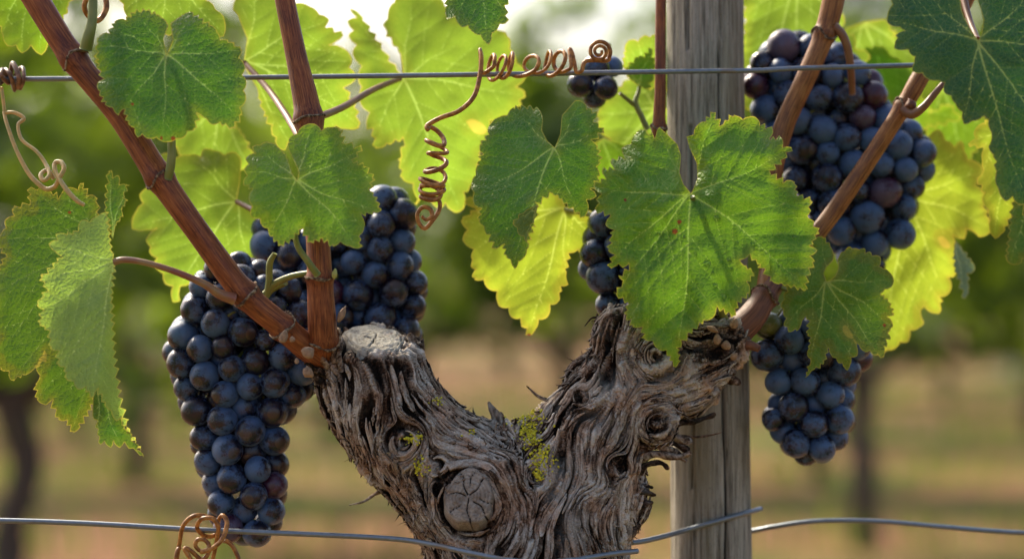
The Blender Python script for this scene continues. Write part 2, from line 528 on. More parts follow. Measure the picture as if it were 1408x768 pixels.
def lic(p, scale, L, n, seed, kern=True):
    acc = vnoise(p / scale, seed); wt = 1.0
    for sg in (1, -1):
        x = p.copy()
        for i in range(n):
            x = x + sg * flow(x) * (L / n)
            w = 1 - (i + 1) / (n + 1)
            acc = acc + w * vnoise(x / scale, seed); wt += w
    return acc / math.sqrt(wt)

BV, BF = vine_base()
print('trunk verts', len(BV))
NRM = grad(BV)
Lc = lic(BV, np.array([15, 15, 15.]), 70, 7, 1)
Lf = lic(BV, np.array([5.2, 5.2, 5.2]), 42, 7, 2)
Lx = lic(BV, np.array([2.4, 2.4, 2.4]), 18, 4, 4)
def norm(a): return (a - a.mean()) / a.std()
Lc, Lf, Lx = norm(Lc), norm(Lf), norm(Lx)
crag = fbm(BV / 20, 3, 30)
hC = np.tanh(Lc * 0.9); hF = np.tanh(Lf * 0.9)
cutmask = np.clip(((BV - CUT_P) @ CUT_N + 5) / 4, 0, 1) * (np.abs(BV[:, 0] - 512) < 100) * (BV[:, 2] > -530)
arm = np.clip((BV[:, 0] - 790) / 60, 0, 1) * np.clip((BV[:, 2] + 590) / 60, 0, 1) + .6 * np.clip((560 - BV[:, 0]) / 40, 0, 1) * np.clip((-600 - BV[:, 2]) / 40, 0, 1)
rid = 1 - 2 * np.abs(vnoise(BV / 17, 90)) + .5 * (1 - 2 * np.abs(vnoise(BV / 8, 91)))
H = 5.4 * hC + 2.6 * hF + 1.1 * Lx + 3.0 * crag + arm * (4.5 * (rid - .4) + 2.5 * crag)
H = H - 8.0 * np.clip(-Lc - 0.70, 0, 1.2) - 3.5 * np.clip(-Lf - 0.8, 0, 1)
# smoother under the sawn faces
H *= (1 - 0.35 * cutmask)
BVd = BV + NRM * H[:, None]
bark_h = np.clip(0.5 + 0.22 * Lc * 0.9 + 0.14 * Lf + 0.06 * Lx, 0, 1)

def mat_bark():
    t = NT('old_vine_bark')
    h = t.attr('h'); g = t.attr('gr'); rnd = t.attr('rnd')
    c = t.gen
    n1 = t.noise(c, 60, 4, 0.65); n2 = t.noise(c, 900, 3, 0.7); n3 = t.noise(c, 22, 3, 0.6)
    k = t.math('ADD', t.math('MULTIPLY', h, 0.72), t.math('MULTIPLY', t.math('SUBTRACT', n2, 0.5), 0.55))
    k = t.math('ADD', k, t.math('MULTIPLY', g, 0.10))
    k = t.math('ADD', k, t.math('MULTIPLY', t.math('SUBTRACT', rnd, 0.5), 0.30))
    col = t.ramp(k, [(0.19, (0.009, 0.006, 0.004)), (0.325, (0.060, 0.039, 0.026)), (0.43, (0.180, 0.138, 0.103)), (0.58, (0.34, 0.295, 0.243)), (0.80, (0.58, 0.54, 0.475))])  # outer grey over inner brown; crevice shade painted in by the steep dark stops
    brown = t.mix(t.mr(n1, 0.42, 0.64, 0.0, 0.8), col, t.mix(0.75, col, (0.85, 0.48, 0.26), 'MULTIPLY'))
    grey = t.mix(t.mr(n3, 0.55, 0.7, 0.0, 0.35), brown, (0.40, 0.375, 0.32))
    hh = t.math('ADD', t.math('MULTIPLY', g, 0.6), n2)
    b = t.bump(hh, 0.75, 0.0012)
    return t.done(t.principled(grey, 0.88, b, 0.18))
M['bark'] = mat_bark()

# loose bark ribbons following the same flow
def ribbons(n, seed, Lr, Wr, lift, peel, thick, region=None):
    r = np.random.default_rng(seed)
    idx = r.choice(len(BV), n * 4, replace=False)
    idx = idx[(BV[idx, 1] < 45) & (BV[idx, 2] > -860) & (cutmask[idx] < .1)]
    if region is not None: idx = idx[region(BV[idx])]
    idx = idx[:n]; n = len(idx)
    L = r.uniform(*Lr, n); W = r.uniform(*Wr, n); ns = 18
    x = BV[idx].copy(); pts = [x.copy()]
    for i in range(ns):
        d = flow(x); g = grad(x); d = d - (d * g).sum(1)[:, None] * g
        x = x + d * (L / ns)[:, None]
        x = x - grad(x) * sdf(x)[:, None]
        pts.append(x.copy())
    pts = np.stack(pts, 1)                       # n, ns+1, 3
    geos = []
    for k in range(n):
        p = pts[k]
        if np.linalg.norm(p[-1] - p[0]) < 6: continue
        nr = grad(p); tg = np.gradient(p, axis=0); tg /= np.linalg.norm(tg, axis=1)[:, None] + 1e-9
        sd_ = np.cross(nr, tg); sd_ /= np.linalg.norm(sd_, axis=1)[:, None] + 1e-9
        s = np.linspace(0, 1, ns + 1)
        w = W[k] * np.clip(np.sin(math.pi * np.clip(s * .96 + .02, 0, 1)), 0, 1) ** .55 * (1 + .3 * vnoise(np.stack([s * 6, 0 * s + k, 0 * s], 1), 3))
        pe0, pe1 = r.random() ** 4 * peel, r.random() ** 3 * peel
        up = lift * (0.4 + r.random()) + pe0 * np.clip(1 - s * 4, 0, 1) ** 2 + pe1 * np.clip((s - .7) / .3, 0, 1) ** 2 + 1.2 * vnoise(np.stack([s * 5, 0 * s + k * 3.1, 0 * s], 1), 8)
        th = thick * np.clip(np.sin(math.pi * s) * 3, .35, 1)
        prof = [(-1, .15), (-.55, .8), (-.1, 1), (.35, .75), (.7, .95), (1, .2)]
        V = []; hh = []
        for a, b in prof:
            V.append(p + sd_ * (a * w)[:, None] + nr * (up + b * th - 0.16 * w * a * a)[:, None])
            hh.append(np.full(ns + 1, .40 + .35 * b) + .25 * vnoise(np.stack([s * 8, 0 * s + a * 4, 0 * s + k], 1), 4))
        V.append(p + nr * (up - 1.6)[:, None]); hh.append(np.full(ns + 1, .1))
        m = len(V); V = np.stack(V, 1).reshape(-1, 3); hh = np.stack(hh, 1).ravel()
        F = [(i * m + j, (i + 1) * m + j, (i + 1) * m + (j + 1) % m, i * m + (j + 1) % m) for i in range(ns) for j in range(m)]
        F += [tuple(range(m)), tuple(ns * m + j for j in reversed(range(m)))]
        geos.append((V, F, {'h': hh, 'rnd': np.full(len(V), r.random())}))
    return geos

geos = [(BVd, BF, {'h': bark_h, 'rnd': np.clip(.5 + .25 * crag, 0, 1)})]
geos += ribbons(560, 1, (45, 130), (2.6, 7.5), 2.2, 11, 3.4)
geos += ribbons(620, 2, (16, 60), (1.2, 3.4), 4.4, 12, 2.2)
geos += ribbons(260, 5, (8, 22), (2.0, 4.5), 4.0, 16, 2.4, lambda p: ((p[:, 0] > 800) & (p[:, 2] > -560)) | ((p[:, 0] < 590) & (p[:, 2] < -590)) | ((np.abs(p[:, 0] - 670) < 60) & (p[:, 2] > -640)))
geos += ribbons(130, 3, (24, 60), (2.0, 5.5), 3.0, 16, 2.0, lambda p: ((p[:, 0] < 600) & (p[:, 2] < -570)) | ((p[:, 0] > 850) & (p[:, 2] < -530)))
geos += ribbons(120, 4, (14, 40), (1.6, 4.5), 3.0, 15, 2.0, lambda p: (p[:, 2] > -470) & (p[:, 0] > 780) | ((p[:, 0] > 440) & (p[:, 0] < 500) & (p[:, 2] < -500)))

def splinter(pts, w, seed, flat=.4):
    """a curled bark flake or dead twig standing off the trunk (pixel units, x row depth)"""
    r = np.random.default_rng(seed)
    path = spline([q(a, b, c) for a, b, c in pts], 7)
    s = np.linspace(0, 1, len(path))
    V, F, C = tube_geo(path, w * ((1 - .75 * s ** 1.5) if w < 4 else (1 - .45 * s) * (1 + .22 * np.sin(s * 17 + seed) * s) * np.where(s > .97, .55, 1)), 8, rough=lambda i, th, al: .25 * np.sin(3 * th + al * .2 + seed) + .15 * np.sin(5 * th - al * .15))
    return (V, F, {'h': np.clip(.5 + .25 * fbm(V / 5, 2, seed), 0, 1), 'rnd': np.full(len(V), r.random())})
SPL = [([(446, 512, -30), (434, 508, -40), (424, 498, -44), (416, 494, -42)], 5), ([(452, 505, -36), (446, 496, -46), (440, 484, -50)], 5), ([(462, 500, -40), (458, 484, -46), (460, 470, -44)], 6), ([(440, 518, -20), (428, 514, -28), (420, 508, -30)], 5), ([(470, 510, -44), (466, 490, -50), (470, 474, -48)], 5), ([(446, 530, -24), (436, 520, -32), (430, 506, -36)], 5), ([(540, 668, 0), (520, 676, -5), (502, 688, -8), (480, 694, -8)], 3.0), ([(545, 645, 0), (533, 655, -5), (520, 672, -6)], 3.6),
       ([(520, 620, -4), (498, 612, -8), (475, 606, -8)], 4.5), ([(530, 640, -4), (505, 640, -8), (486, 634, -8)], 5), ([(512, 600, -2), (490, 592, -6), (470, 600, -6)], 4),
       ([(684, 604, -6), (680, 575, -8), (672, 552, -8)], 6), ([(690, 604, -10), (688, 580, -12), (680, 562, -12)], 6), ([(676, 606, -4), (668, 586, -4), (662, 572, -4)], 5), ([(694, 604, -2), (694, 588, -2), (688, 566, -2)], 5), ([(670, 602, -12), (658, 590, -14), (650, 590, -16)], 5), ([(630, 590, 2), (624, 566, 0), (614, 552, 0)], 5), ([(640, 596, 2), (636, 576, 0), (630, 566, 0)], 5), ([(650, 602, 2), (648, 588, 0), (640, 574, 0)], 5), ([(700, 590, -8), (712, 578, -12), (726, 586, -12)], 4),
       
       ([(778, 566, 2), (758, 553, 0), (738, 543, -2), (724, 530, -2)], 3.6), ([(830, 446, 0), (824, 438, 0), (814, 437, -4), (804, 448, -6)], 2.2),
       ([(822, 508, 4), (798, 502, 2), (782, 522, 0), (762, 548, 0)], 6), ([(846, 474, 4), (826, 466, 0), (814, 490, -2)], 6),
       ([(862, 668, -14), (864, 640, -22), (876, 620, -26), (900, 612, -26), (925, 620, -24), (944, 634, -20)], 8), ([(868, 655, -24), (878, 632, -30), (902, 624, -30), (930, 628, -26), (950, 622, -22)], 7), ([(872, 640, -18), (890, 612, -22), (915, 606, -20), (948, 618, -16)], 7), ([(880, 650, -20), (890, 638, -26), (908, 636, -26), (920, 644, -22)], 5), ([(858, 600, -24), (890, 592, -28), (925, 600, -22), (952, 608, -14)], 8),
       ([(850, 720, -20), (862, 690, -24), (880, 676, -26), (902, 680, -22)], 5.5), ([(856, 735, -18), (870, 706, -22), (884, 694, -22), (898, 690, -18)], 6), ([(858, 700, -14), (866, 676, -18), (884, 668, -20), (898, 670, -16)], 4), ([(850, 760, -20), (866, 735, -24), (880, 720, -24)], 7),
       ([(900, 600, 0), (935, 582, 4), (960, 578, 6), (984, 568, 10)], 5), ([(905, 606, 0), (935, 600, 4), (965, 600, 8), (992, 594, 12)], 2.6),
       ([(930, 545, 0), (965, 525, 2), (1000, 520, 4), (1018, 528, 4)], 9), ([(940, 520, -12), (975, 505, -14), (1012, 512, -10)], 10), ([(900, 575, -16), (950, 540, -14), (985, 512, -10)], 9),
       ([(862, 430, 2), (855, 424, 0), (850, 420, 0)], 8), ([(455, 500, 0), (448, 488, -6), (452, 470, -6)], 8), ([(560, 520, 0), (570, 490, -4), (564, 458, -4)], 8), ([(575, 560, 0), (585, 540, -4), (580, 520, -4)], 6),
       ([(800, 735, -60), (840, 742, -40), (862, 760, -20)], 10), ([(850, 690, -30), (862, 720, -30), (856, 750, -30)], 12), ([(560, 700, -20), (572, 720, -24), (600, 735, -30)], 10), ([(585, 720, -20), (590, 745, -20), (602, 775, -20)], 10)]
geos += [splinter(a, b, i + 3) for i, (a, b) in enumerate(SPL)]
V, F, A = merge(geos)
WV = px2w(V)
# the stem below the frame, down to the soil
st = spline([(0.008, 0, ZC - 0.225), (0.012, 0.005, 0.45), (-.01, .01, 0.2), (0, 0, 0.03), (0.0, 0.0, -0.08)], 14)
srad = np.interp(np.linspace(0, 1, len(st)), [0, .4, .85, 1], [.050, .043, .058, .075])
sv, sf, scc = tube_geo(st, srad, 40, rough=lambda i, th, al: .05 * np.sin(5 * th + 3 * np.sin(al * 9)) + .04 * np.sin(11 * th - al * 20) + .03 * np.sin(17 * th + al * 13))
V2, F2, A2 = merge([(WV, F, A), (sv, sf, {'h': np.clip(.5 + .3 * fbm(sv * np.array([260, 260, 40]), 2, 8), 0, 1), 'rnd': np.full(len(sv), .5)})])
A2['gr'] = np.concatenate([fbm(V / 2.2, 2, 77), np.zeros(len(sv))])

VINE = thing('grapevine', 'gnarled old forked grapevine trunk with shaggy grey bark and reddish brown canes', 'grapevine', (0, 0, 0))
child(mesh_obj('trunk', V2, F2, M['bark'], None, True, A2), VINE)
TR = VINE.children[0]

# ---- sawn faces
def mat_cut(name, ca, cb, ccrack):
    t = NT(name); c = t.gen; h = t.attr('h')
    n = t.noise(c, 700, 4, 0.7); n2 = t.noise(c, 110, 3, 0.6)
    base = t.mix(t.mr(n2, .35, .65), ca, cb)
    rg = t.n('TexWave', wave_type='RINGS', rings_direction='SPHERICAL'); t.l(t.attr('dc', True), rg.inputs['Vector']); rg.inputs['Scale'].default_value = 2.2; rg.inputs['Distortion'].default_value = 3.0; rg.inputs['Detail'].default_value = 3; rg.inputs['Detail Scale'].default_value = 1.5
    base = t.mix(t.math('MULTIPLY', t.mr(rg.outputs['Fac'], .2, .8), .35), base, t.mix(.8, base, (.45, .38, .30), 'MULTIPLY'))
    base = t.mix(t.mr(n, .50, .66, 0, .6), base, (0.10, 0.085, 0.07))
    base = t.mix(t.mr(h, .15, .6, 0, 1), ccrack, base)
    return t.done(t.principled(base, 0.9, t.bump(n, 1.0, .002), .15))
M['cut_pale'] = mat_cut('sawn_wood_pale', (0.58, 0.55, 0.47), (0.42, 0.39, 0.33), (0.03, 0.022, 0.016))
M['cut_grey'] = mat_cut('sawn_wood_grey', (0.40, 0.345, 0.285), (0.26, 0.21, 0.165), (0.025, 0.018, 0.014))
def cut_disc(name, c, nrm, ax, rx, ry, depth, cracks, mat, seed, ring=None, dome=0.0):
    n = np.array(nrm, float); n /= np.linalg.norm(n)
    a = np.array(ax, float); a -= n * a.dot(n); a /= np.linalg.norm(a); b = np.cross(n, a)
    V = []; H = []; F = []; NA, NR = 96, 26
    th = np.arange(NA) * 2 * math.pi / NA
    wob = 1 + .05 * np.sin(2 * th + seed) + .04 * np.sin(3 * th + 2 * seed) + .03 * np.sin(5 * th) + .02 * np.sin(9 * th + 1)
    rows = [(i + .0) / NR for i in range(1, NR + 1)]
    V.append(c + n * (depth + dome)); H.append(.5); DC = [np.zeros(3)]
    for r in rows:
        u = np.cos(th) * rx * r * wob; v = np.sin(th) * ry * r * wob
        hgt = np.full(NA, depth) + dome * (1 - r ** 2); hh = np.full(NA, .75)
        for ang, r0, r1, wd in cracks:
            wd = wd * 1.3
            da = np.angle(np.exp(1j * (th - ang - .10 * math.sin(7 * r + ang * 3))))
            dd = np.abs(da) * max(r, .04) * (rx + ry) / 2
            if r0 <= r <= r1:
                g = np.clip(1 - dd / wd, 0, 1); hgt -= g * 4.5; hh = np.minimum(hh, 1 - 1.1 * g)
        if ring:
            g = np.clip(1 - abs(r - ring) / .045, 0, 1) * (np.sin(th * 1 + seed) > -.4)
            hgt -= g * 3.0; hh = np.minimum(hh, 1 - .95 * g)
        hgt += 1.6 * vnoise(np.stack([u / 6, v / 6, 0 * u + seed], 1), seed) - (3.5 if r > .97 else 0)
        DC += list(np.stack([u / rx, v / ry, 0 * u], 1))
        V += list(c + np.outer(u, a) + np.outer(v, b) + np.outer(hgt, n)); H += list(hh)
    for j in range(NA): F.append((0, 1 + j, 1 + (j + 1) % NA))
    for i in range(NR - 1):
        for j in range(NA):
            k = (j + 1) % NA
            F.append((1 + i * NA + j, 1 + (i + 1) * NA + j, 1 + (i + 1) * NA + k, 1 + i * NA + k))
    base = 1 + (NR - 1) * NA; off = len(V)          # side wall back into the trunk
    for j in range(NA):
        V.append(V[base + j] - n * (depth + 16) + (V[base + j] - c) * .12); H.append(.38); DC.append(DC[base + j])
    for j in range(NA):
        k = (j + 1) % NA
        F.append((base + j, off + j, off + k, base + k))
    o = mesh_obj(name, px2w(np.array(V)), F, mat, None, True, {'h': np.array(H), 'dc': np.array(DC)})
    return child(o, TR)
o = cut_disc('cut_face', CUT_P + q(2, 4, -4) * np.array([1, 1, 0]) + np.array([0, 0, -1]), CUT_N, (1, 0, 0), 41, 45, 4.5,
             [(-1.75, 0, .75, 1.2), (1.3, 0, .35, 1.2), (.2, 0, .3, 1.0), (2.9, .1, .4, .9)], M['cut_pale'], 3, ring=.90)
o['label'] = 'pale weathered sawn top of the left arm'
o = cut_disc('pruning_scar', q(645, 684, -94), (-.12, -1, .30), (1, 0, 0), 35, 38, 6.0,
             [(.75, .05, 1, 1.2), (1.95, .05, .95, 1.3), (2.85, .1, 1, 1.0), (-1.6, .05, 1, 1.2), (-.75, .25, 1, 1.3), (-.25, .5, 1, .9), (1.35, .35, .95, .7), (-2.4, .4, .9, .6)], M['cut_grey'], 5, dome=3)
o['label'] = 'round cracked pruning scar low on the trunk'

# ---- lichen
def mat_lichen():
    t = NT('lichen'); n = t.noise(t.gen, 500, 3, .6)
    return t.done(t.principled(t.mix(t.mr(n, .35, .65), (0.34, 0.32, 0.03), (0.70, 0.62, 0.05)), .9, t.bump(n, .5, .001), .15))
M['lichen'] = mat_lichen()
def lichen(px, py, rx, ry, n, seed):
    r = np.random.default_rng(seed)
    p = np.stack([px + r.normal(0, rx * .5, n), np.full(n, -95.0), -py + r.normal(0, ry * .5, n)], 1)
    for _ in range(40):                       # march from the front to the bark
        p[:, 1] += np.clip(sdf(p), -6, 6) * .8
    p = p[(np.abs(sdf(p)) < 4) & (p[:, 1] < 60)]
    if not len(p): return
    g = grad(p); p = p + g * r.uniform(3, 8, len(p))[:, None]
    bm = bmesh.new()
    for k in range(len(p)):
        s = r.uniform(.9, 2.5)
        m = Matrix.Translation(p[k]) @ Matrix.Rotation(r.uniform(0, 6), 4, Vector(r.normal(0, 1, 3)).normalized()) @ Matrix.Diagonal((1, r.uniform(.4, .8), r.uniform(.6, 1), 1))
        bmesh.ops.create_icosphere(bm, subdivisions=1, radius=s, matrix=m)
    V = np.array([v.co for v in bm.verts]); F = [tuple(v.index for v in f.verts) for f in bm.faces]; bm.free()
    V = V + 0.5 * np.stack([vnoise(V / 1.2 + k, 50 + k) for k in range(3)], 1)
    child(mesh_obj('lichen', px2w(V), F, M['lichen'], None, False), TR)
for a in ((570, 603, 14, 7, 90, 1), (580, 640, 11, 12, 90, 2), (728, 578, 22, 15, 360, 3), (729, 603, 15, 15, 240, 4), (746, 634, 16, 19, 280, 5), (742, 655, 8, 9, 40, 7), (643, 598, 8, 5, 22, 6), (600, 553, 10, 5, 26, 8)):
    lichen(*a)
# ------------------------------------------------------------------ trellis post and wires
def mat_post():
    t = NT('weathered_post'); c = t.gen
    st = t.vscale(c, (1, 1, 0.045))
    n1 = t.noise(st, 420, 4, 0.65, dist=.3); n2 = t.noise(st, 1300, 3, 0.7); n3 = t.noise(t.vscale(c, (1, 1, .25)), 26, 4, 0.6)
    n4 = t.noise(c, 900, 2, .6)
    k = t.math('ADD', t.math('MULTIPLY', n1, .6), t.math('MULTIPLY', n2, .4))
    col = t.ramp(k, [(.34, (.045, .041, .033)), (.43, (.165, .150, .118)), (.53, (.30, .278, .225)), (.66, (.43, .405, .345))])
    col = t.mix(t.mr(n3, .45, .68, 0, .65), col, (.20, .175, .105))
    col = t.mix(t.mr(n4, .62, .72, 0, .6), col, (.07, .055, .04))
    col = t.mix(t.mr(t.attr('crack'), .25, .8), col, (.006, .005, .004))
    return t.done(t.principled(col, .85, t.bump(t.math('ADD', k, t.math('MULTIPLY', n4, .3)), .8, .0016), .2))
M['post'] = mat_post()
POST_Y = 0.082
def post():
    na, zs = 120, np.concatenate([np.linspace(-.25, ZC - .22, 30), np.linspace(ZC - .21, ZC + .21, 260), np.linspace(ZC + .22, 1.95, 30)])
    th = np.arange(na) * 2 * math.pi / na
    V = []; Ck = []
    for z in zs:
        py = 384 - (z - ZC) / K0 / ((CD + POST_Y) / CD)
        cx = 974 + 8.0 * (py - 384) / 768 * 1.0
        rp = 53.5 + 3.0 * (py - 384) / 768
        cc = P(cx, 384, POST_Y).x
        rr = rp * K0 * (CD + POST_Y) / CD
        r = rr * (1 + .012 * np.sin(3 * th + z * 4) + .008 * np.sin(7 * th + z * 9))
        pts = np.stack([np.cos(th) * 60, np.sin(th) * 60, np.full(na, z * 22)], 1)
        r = r + .0006 * vnoise(pts / 3.0, 4) + .0004 * vnoise(pts / 1.2, 6)
        ta = -math.pi / 2 + .30 + .10 * math.sin(z * 11) * .3 + .02 * math.sin(z * 60)
        d = np.abs(np.angle(np.exp(1j * (th - ta)))) * rr
        wd = .0009 + .0009 * np.clip((ZC + .05 - z) / .2, -.2, 1.2)
        g = np.clip(1 - d / (wd + 1e-5), 0, 1)
        ta2 = -math.pi / 2 - .55 + .03 * math.sin(z * 40)
        g2 = np.clip(1 - np.abs(np.angle(np.exp(1j * (th - ta2)))) * rr / .0012, 0, 1) * (.6 if (z * 7) % 1 > .35 else 0)
        g = np.maximum(g, g2)
        V.append(np.stack([cc + np.cos(th) * (r - .006 * g), POST_Y + np.sin(th) * (r - .006 * g), np.full(na, z)], 1)); Ck.append(g)
    n = len(zs); V = np.vstack(V); Ck = np.concatenate(Ck); F = []
    # columns are fine round the front crack only through smooth interpolation of 'crack'
    for i in range(n - 1):
        for j in range(na):
            k = (j + 1) % na
            F.append((i * na + j, i * na + k, (i + 1) * na + k, (i + 1) * na + j))
    F += [tuple((n - 1) * na + j for j in range(na)), tuple(j for j in reversed(range(na)))]
    o = mesh_obj('trellis_post', V, F, M['post'], None, True, {'crack': Ck})
    tag(o, 'weathered grey wooden trellis post with a long split, behind the old trunk', 'post')
post()

def mat_wire():
    t = NT('galvanised_wire'); c = t.gen; n = t.noise(c, 300, 3, .6); n2 = t.noise(c, 60, 2, .5)
    col = t.mix(n, (.10, .12, .14), (.27, .30, .33))
    col = t.mix(t.mr(n2, .58, .72, 0, .5), col, (.20, .14, .09))
    return t.done(t.principled(col, t.mr(n, .3, .7, .35, .6), t.bump(n, .3, .0004), .5, .75))
M['wire'] = mat_wire()
def wire(name, pts, rad, label, group=None, n=8):
    p = spline([P(*a) for a in pts], n)
    V, F, C = tube_geo(p, rad, 10)
    return tag(mesh_obj(name, V, F, M['wire']), label, 'wire', group)
wire('trellis_wire', [(-700, 112, .045), (-200, 110, .03), (0, 109, .022), (300, 107, .018), (560, 104, .016), (704, 102, .018), (830, 100, .024), (960, 98, .0262), (1040, 97, .028), (1100, 94, .030), (1180, 92, .034), (1253, 90, .04), (1500, 84, .05), (2200, 75, .06)], .00165,
     'straight grey upper trellis wire running behind the canes and across the post')
wire('trellis_wire', [(-700, 712, -.02), (-200, 712, -.03), (0, 715, -.03), (120, 719, -.032), (260, 727, -.034), (330, 730, -.034), (450, 735, -.034), (540, 740, -.036), (590, 747, -.044), (640, 758, -.056), (690, 768, -.064), (740, 773, -.066), (790, 769, -.062), (840, 761, -.045), (876, 757, -.03)], .0017,
     'lower grey wire from the left edge, bent round the foot of the trunk', 'lower wires')
kk = (CD + POST_Y) / CD
wr = [(846, 747, .004), (880, 744, .012), (915, 736, .030), (940, 729, .0515), (975, 719, .0530), (1010, 709, .0585), (1036, 702, .0705), (1046, 699, .079)]
wire('trellis_wire', wr, .0017, 'short grey wire end strapped across the front of the post', 'lower wires')
wire('trellis_wire', [(930, 738, .110), (985, 735, .1125), (1030, 730, .108), (1062, 724, .098), (1110, 717, .09), (1160, 715, .088), (1220, 717, .088), (1300, 724, .09), (1408, 732, .09), (1700, 745, .09), (2200, 752, .09)], .0017,
     'wavy grey lower wire running off to the right behind the post', 'lower wires')

# ------------------------------------------------------------------ canes of the vine
def mat_cane(name, stops, rgh=.46):
    t = NT(name); u = t.attr('uv3', True)
    st = t.vscale(u, (1, 1, .05)); n1 = t.noise(st, 1100, 4, .7); n2 = t.noise(u, 60, 3, .6); n3 = t.noise(t.vscale(u, (1, 1, .35)), 1100, 2, .6)
    k = t.math('ADD', t.math('MULTIPLY', n1, .75), t.math('MULTIPLY', n2, .25))
    col = t.ramp(k, stops)
    nd = t.attr('node')
    col = t.mix(t.math('MULTIPLY', nd, .6), col, t.mix(.8, col, (.42, .22, .22), 'MULTIPLY'))
    col = t.mix(t.mr(n3, .64, .74, 0, .75), col, (.03, .014, .01))
    return t.done(t.principled(col, t.mr(n2, .3, .7, rgh - .08, rgh + .12), t.bump(k, .5, .0008), .3))
M['cane'] = mat_cane('red_cane', [(.34, (.045, .011, .006)), (.46, (.15, .040, .013)), (.55, (.25, .078, .022)), (.70, (.40, .165, .055))])
M['cane_tan'] = mat_cane('tan_cane', [(.34, (.060, .020, .007)), (.46, (.17, .062, .018)), (.55, (.29, .120, .034)), (.70, (.42, .21, .07))])
M['cane_dark'] = mat_cane('dark_cane', [(.30, (.05, .020, .012)), (.46, (.115, .045, .026)), (.58, (.19, .075, .040)), (.75, (.28, .13, .07))])
def mat_green_stem(name, a, b):
    t = NT(name); u = t.attr('uv3', True); n = t.noise(t.vscale(u, (1, 1, .1)), 500, 3, .6); n2 = t.noise(u, 40, 2, .5)
    return t.done(t.principled(t.mix(t.mr(n2, .4, .6), a, b), .42, t.bump(n, .35, .0006), .45, Subsurface_Weight=0.0))
M['stem'] = mat_green_stem('green_stem', (.13, .16, .03), (.23, .24, .06))
M['stem_red'] = mat_green_stem('reddish_petiole', (.22, .075, .04), (.26, .17, .06))
M['stem_pale'] = mat_green_stem('pale_petiole', (.30, .33, .08), (.36, .36, .12))
M['stem_brown'] = mat_green_stem('brown_petiole', (.16, .065, .03), (.24, .12, .05))
def mat_scale():
    t = NT('bud_scale'); n = t.noise(t.gen, 500, 3, .6)
    return t.done(t.principled(t.mix(n, (.10, .050, .028), (.46, .31, .19)), .75, t.bump(n, .6, .0008), .25))
M['scale'] = mat_scale()
def mat_ring():
    t = NT('node_scar'); n = t.noise(t.gen, 450, 3, .65)
    return t.done(t.principled(t.mix(t.mr(n, .4, .65), (.06, .035, .022), (.30, .22, .14)), .85, t.bump(n, .8, .001), .2))
M['ring'] = mat_ring()

def cane(pts, nodes, mat, par=VINE, name='cane', seed=1, label=None, n=14):
    """pts: (px, py, depth, radius px); nodes: positions (index along pts) with swellings"""
    a = spline(pts, n)
    path = np.array([P(x, y, d) for x, y, d, r in a])
    idx = np.linspace(0, len(pts) - 1, len(a))
    rad = a[:, 3] * K0
    nod = np.zeros(len(a))
    for nn in nodes: nod = np.maximum(nod, np.exp(-((idx - nn) / .12) ** 2))
    rad = rad * (1 + .20 * nod)
    V, F, C = tube_geo(path, rad, 36, rough=lambda i, th, al: .012 * np.sin(5 * th + seed) + .010 * np.sin(11 * th + al * 8) + .008 * np.sin(19 * th - al * 5) + .006 * np.sin(29 * th + seed))
    o = child(mesh_obj(name, V, F, mat, None, True, {'uv3': C, 'node': np.repeat(nod, 36).tolist() + [0, 0]}), par)
    if label: o['label'] = label
    for k, nn in enumerate(nodes):
        i = int(np.argmin(np.abs(idx - nn)))
        i = min(max(i, 1), len(path) - 2)
        tg = path[i + 1] - path[i - 1]; tg /= np.linalg.norm(tg)
        nr = np.cross(tg, (0.3, 1, .2)); nr /= np.linalg.norm(nr); bi = np.cross(tg, nr)
        ths = np.linspace(0, 2 * math.pi, 41)
        r = np.random.default_rng(seed * 7 + k)
        ring = [path[i] + (nr * math.cos(t) + bi * math.sin(t)) * rad[i] * (.985 + .02 * math.sin(7 * t + k)) + tg * (.0016 * math.sin(2 * t + k) + .0012 * math.sin(3 * t + seed)) for t in ths]
        rr = .00085 * (1 + .5 * r.normal(0, .6, 41)).clip(.3, 2)
        v2, f2, _ = tube_geo(np.array(ring), rr, 7)
        c = mesh_obj('node_scar', v2, f2, M['ring'])
        c.parent = o; c.location = -Vector(o.parent.location) - Vector(o.location)
    return o
def lump(px, py, d, rx, ry, ang, mat, par, name, seed, label=None):
    bm = bmesh.new()
    bmesh.ops.create_icosphere(bm, subdivisions=3, radius=1)
    V = np.array([v.co for v in bm.verts]); F = [tuple(v.index for v in f.verts) for f in bm.faces]; bm.free()
    V = V * (1 + .16 * vnoise(V * 1.6 + seed, seed) + .08 * vnoise(V * 4 + seed, seed + 1))[:, None]
    V[:, 0] *= (1 - .45 * np.clip(V[:, 2], 0, 1))
    V = V * np.array([rx, (rx + ry) * .5 * .8, ry]) * K0
    c, s = math.cos(ang), math.sin(ang)
    V = np.stack([V[:, 0] * c + V[:, 2] * s, V[:, 1], -V[:, 0] * s + V[:, 2] * c], 1) + np.array(P(px, py, d))
    o = child(mesh_obj(name, V, F, mat), par)
    if label: o['label'] = label
    return o

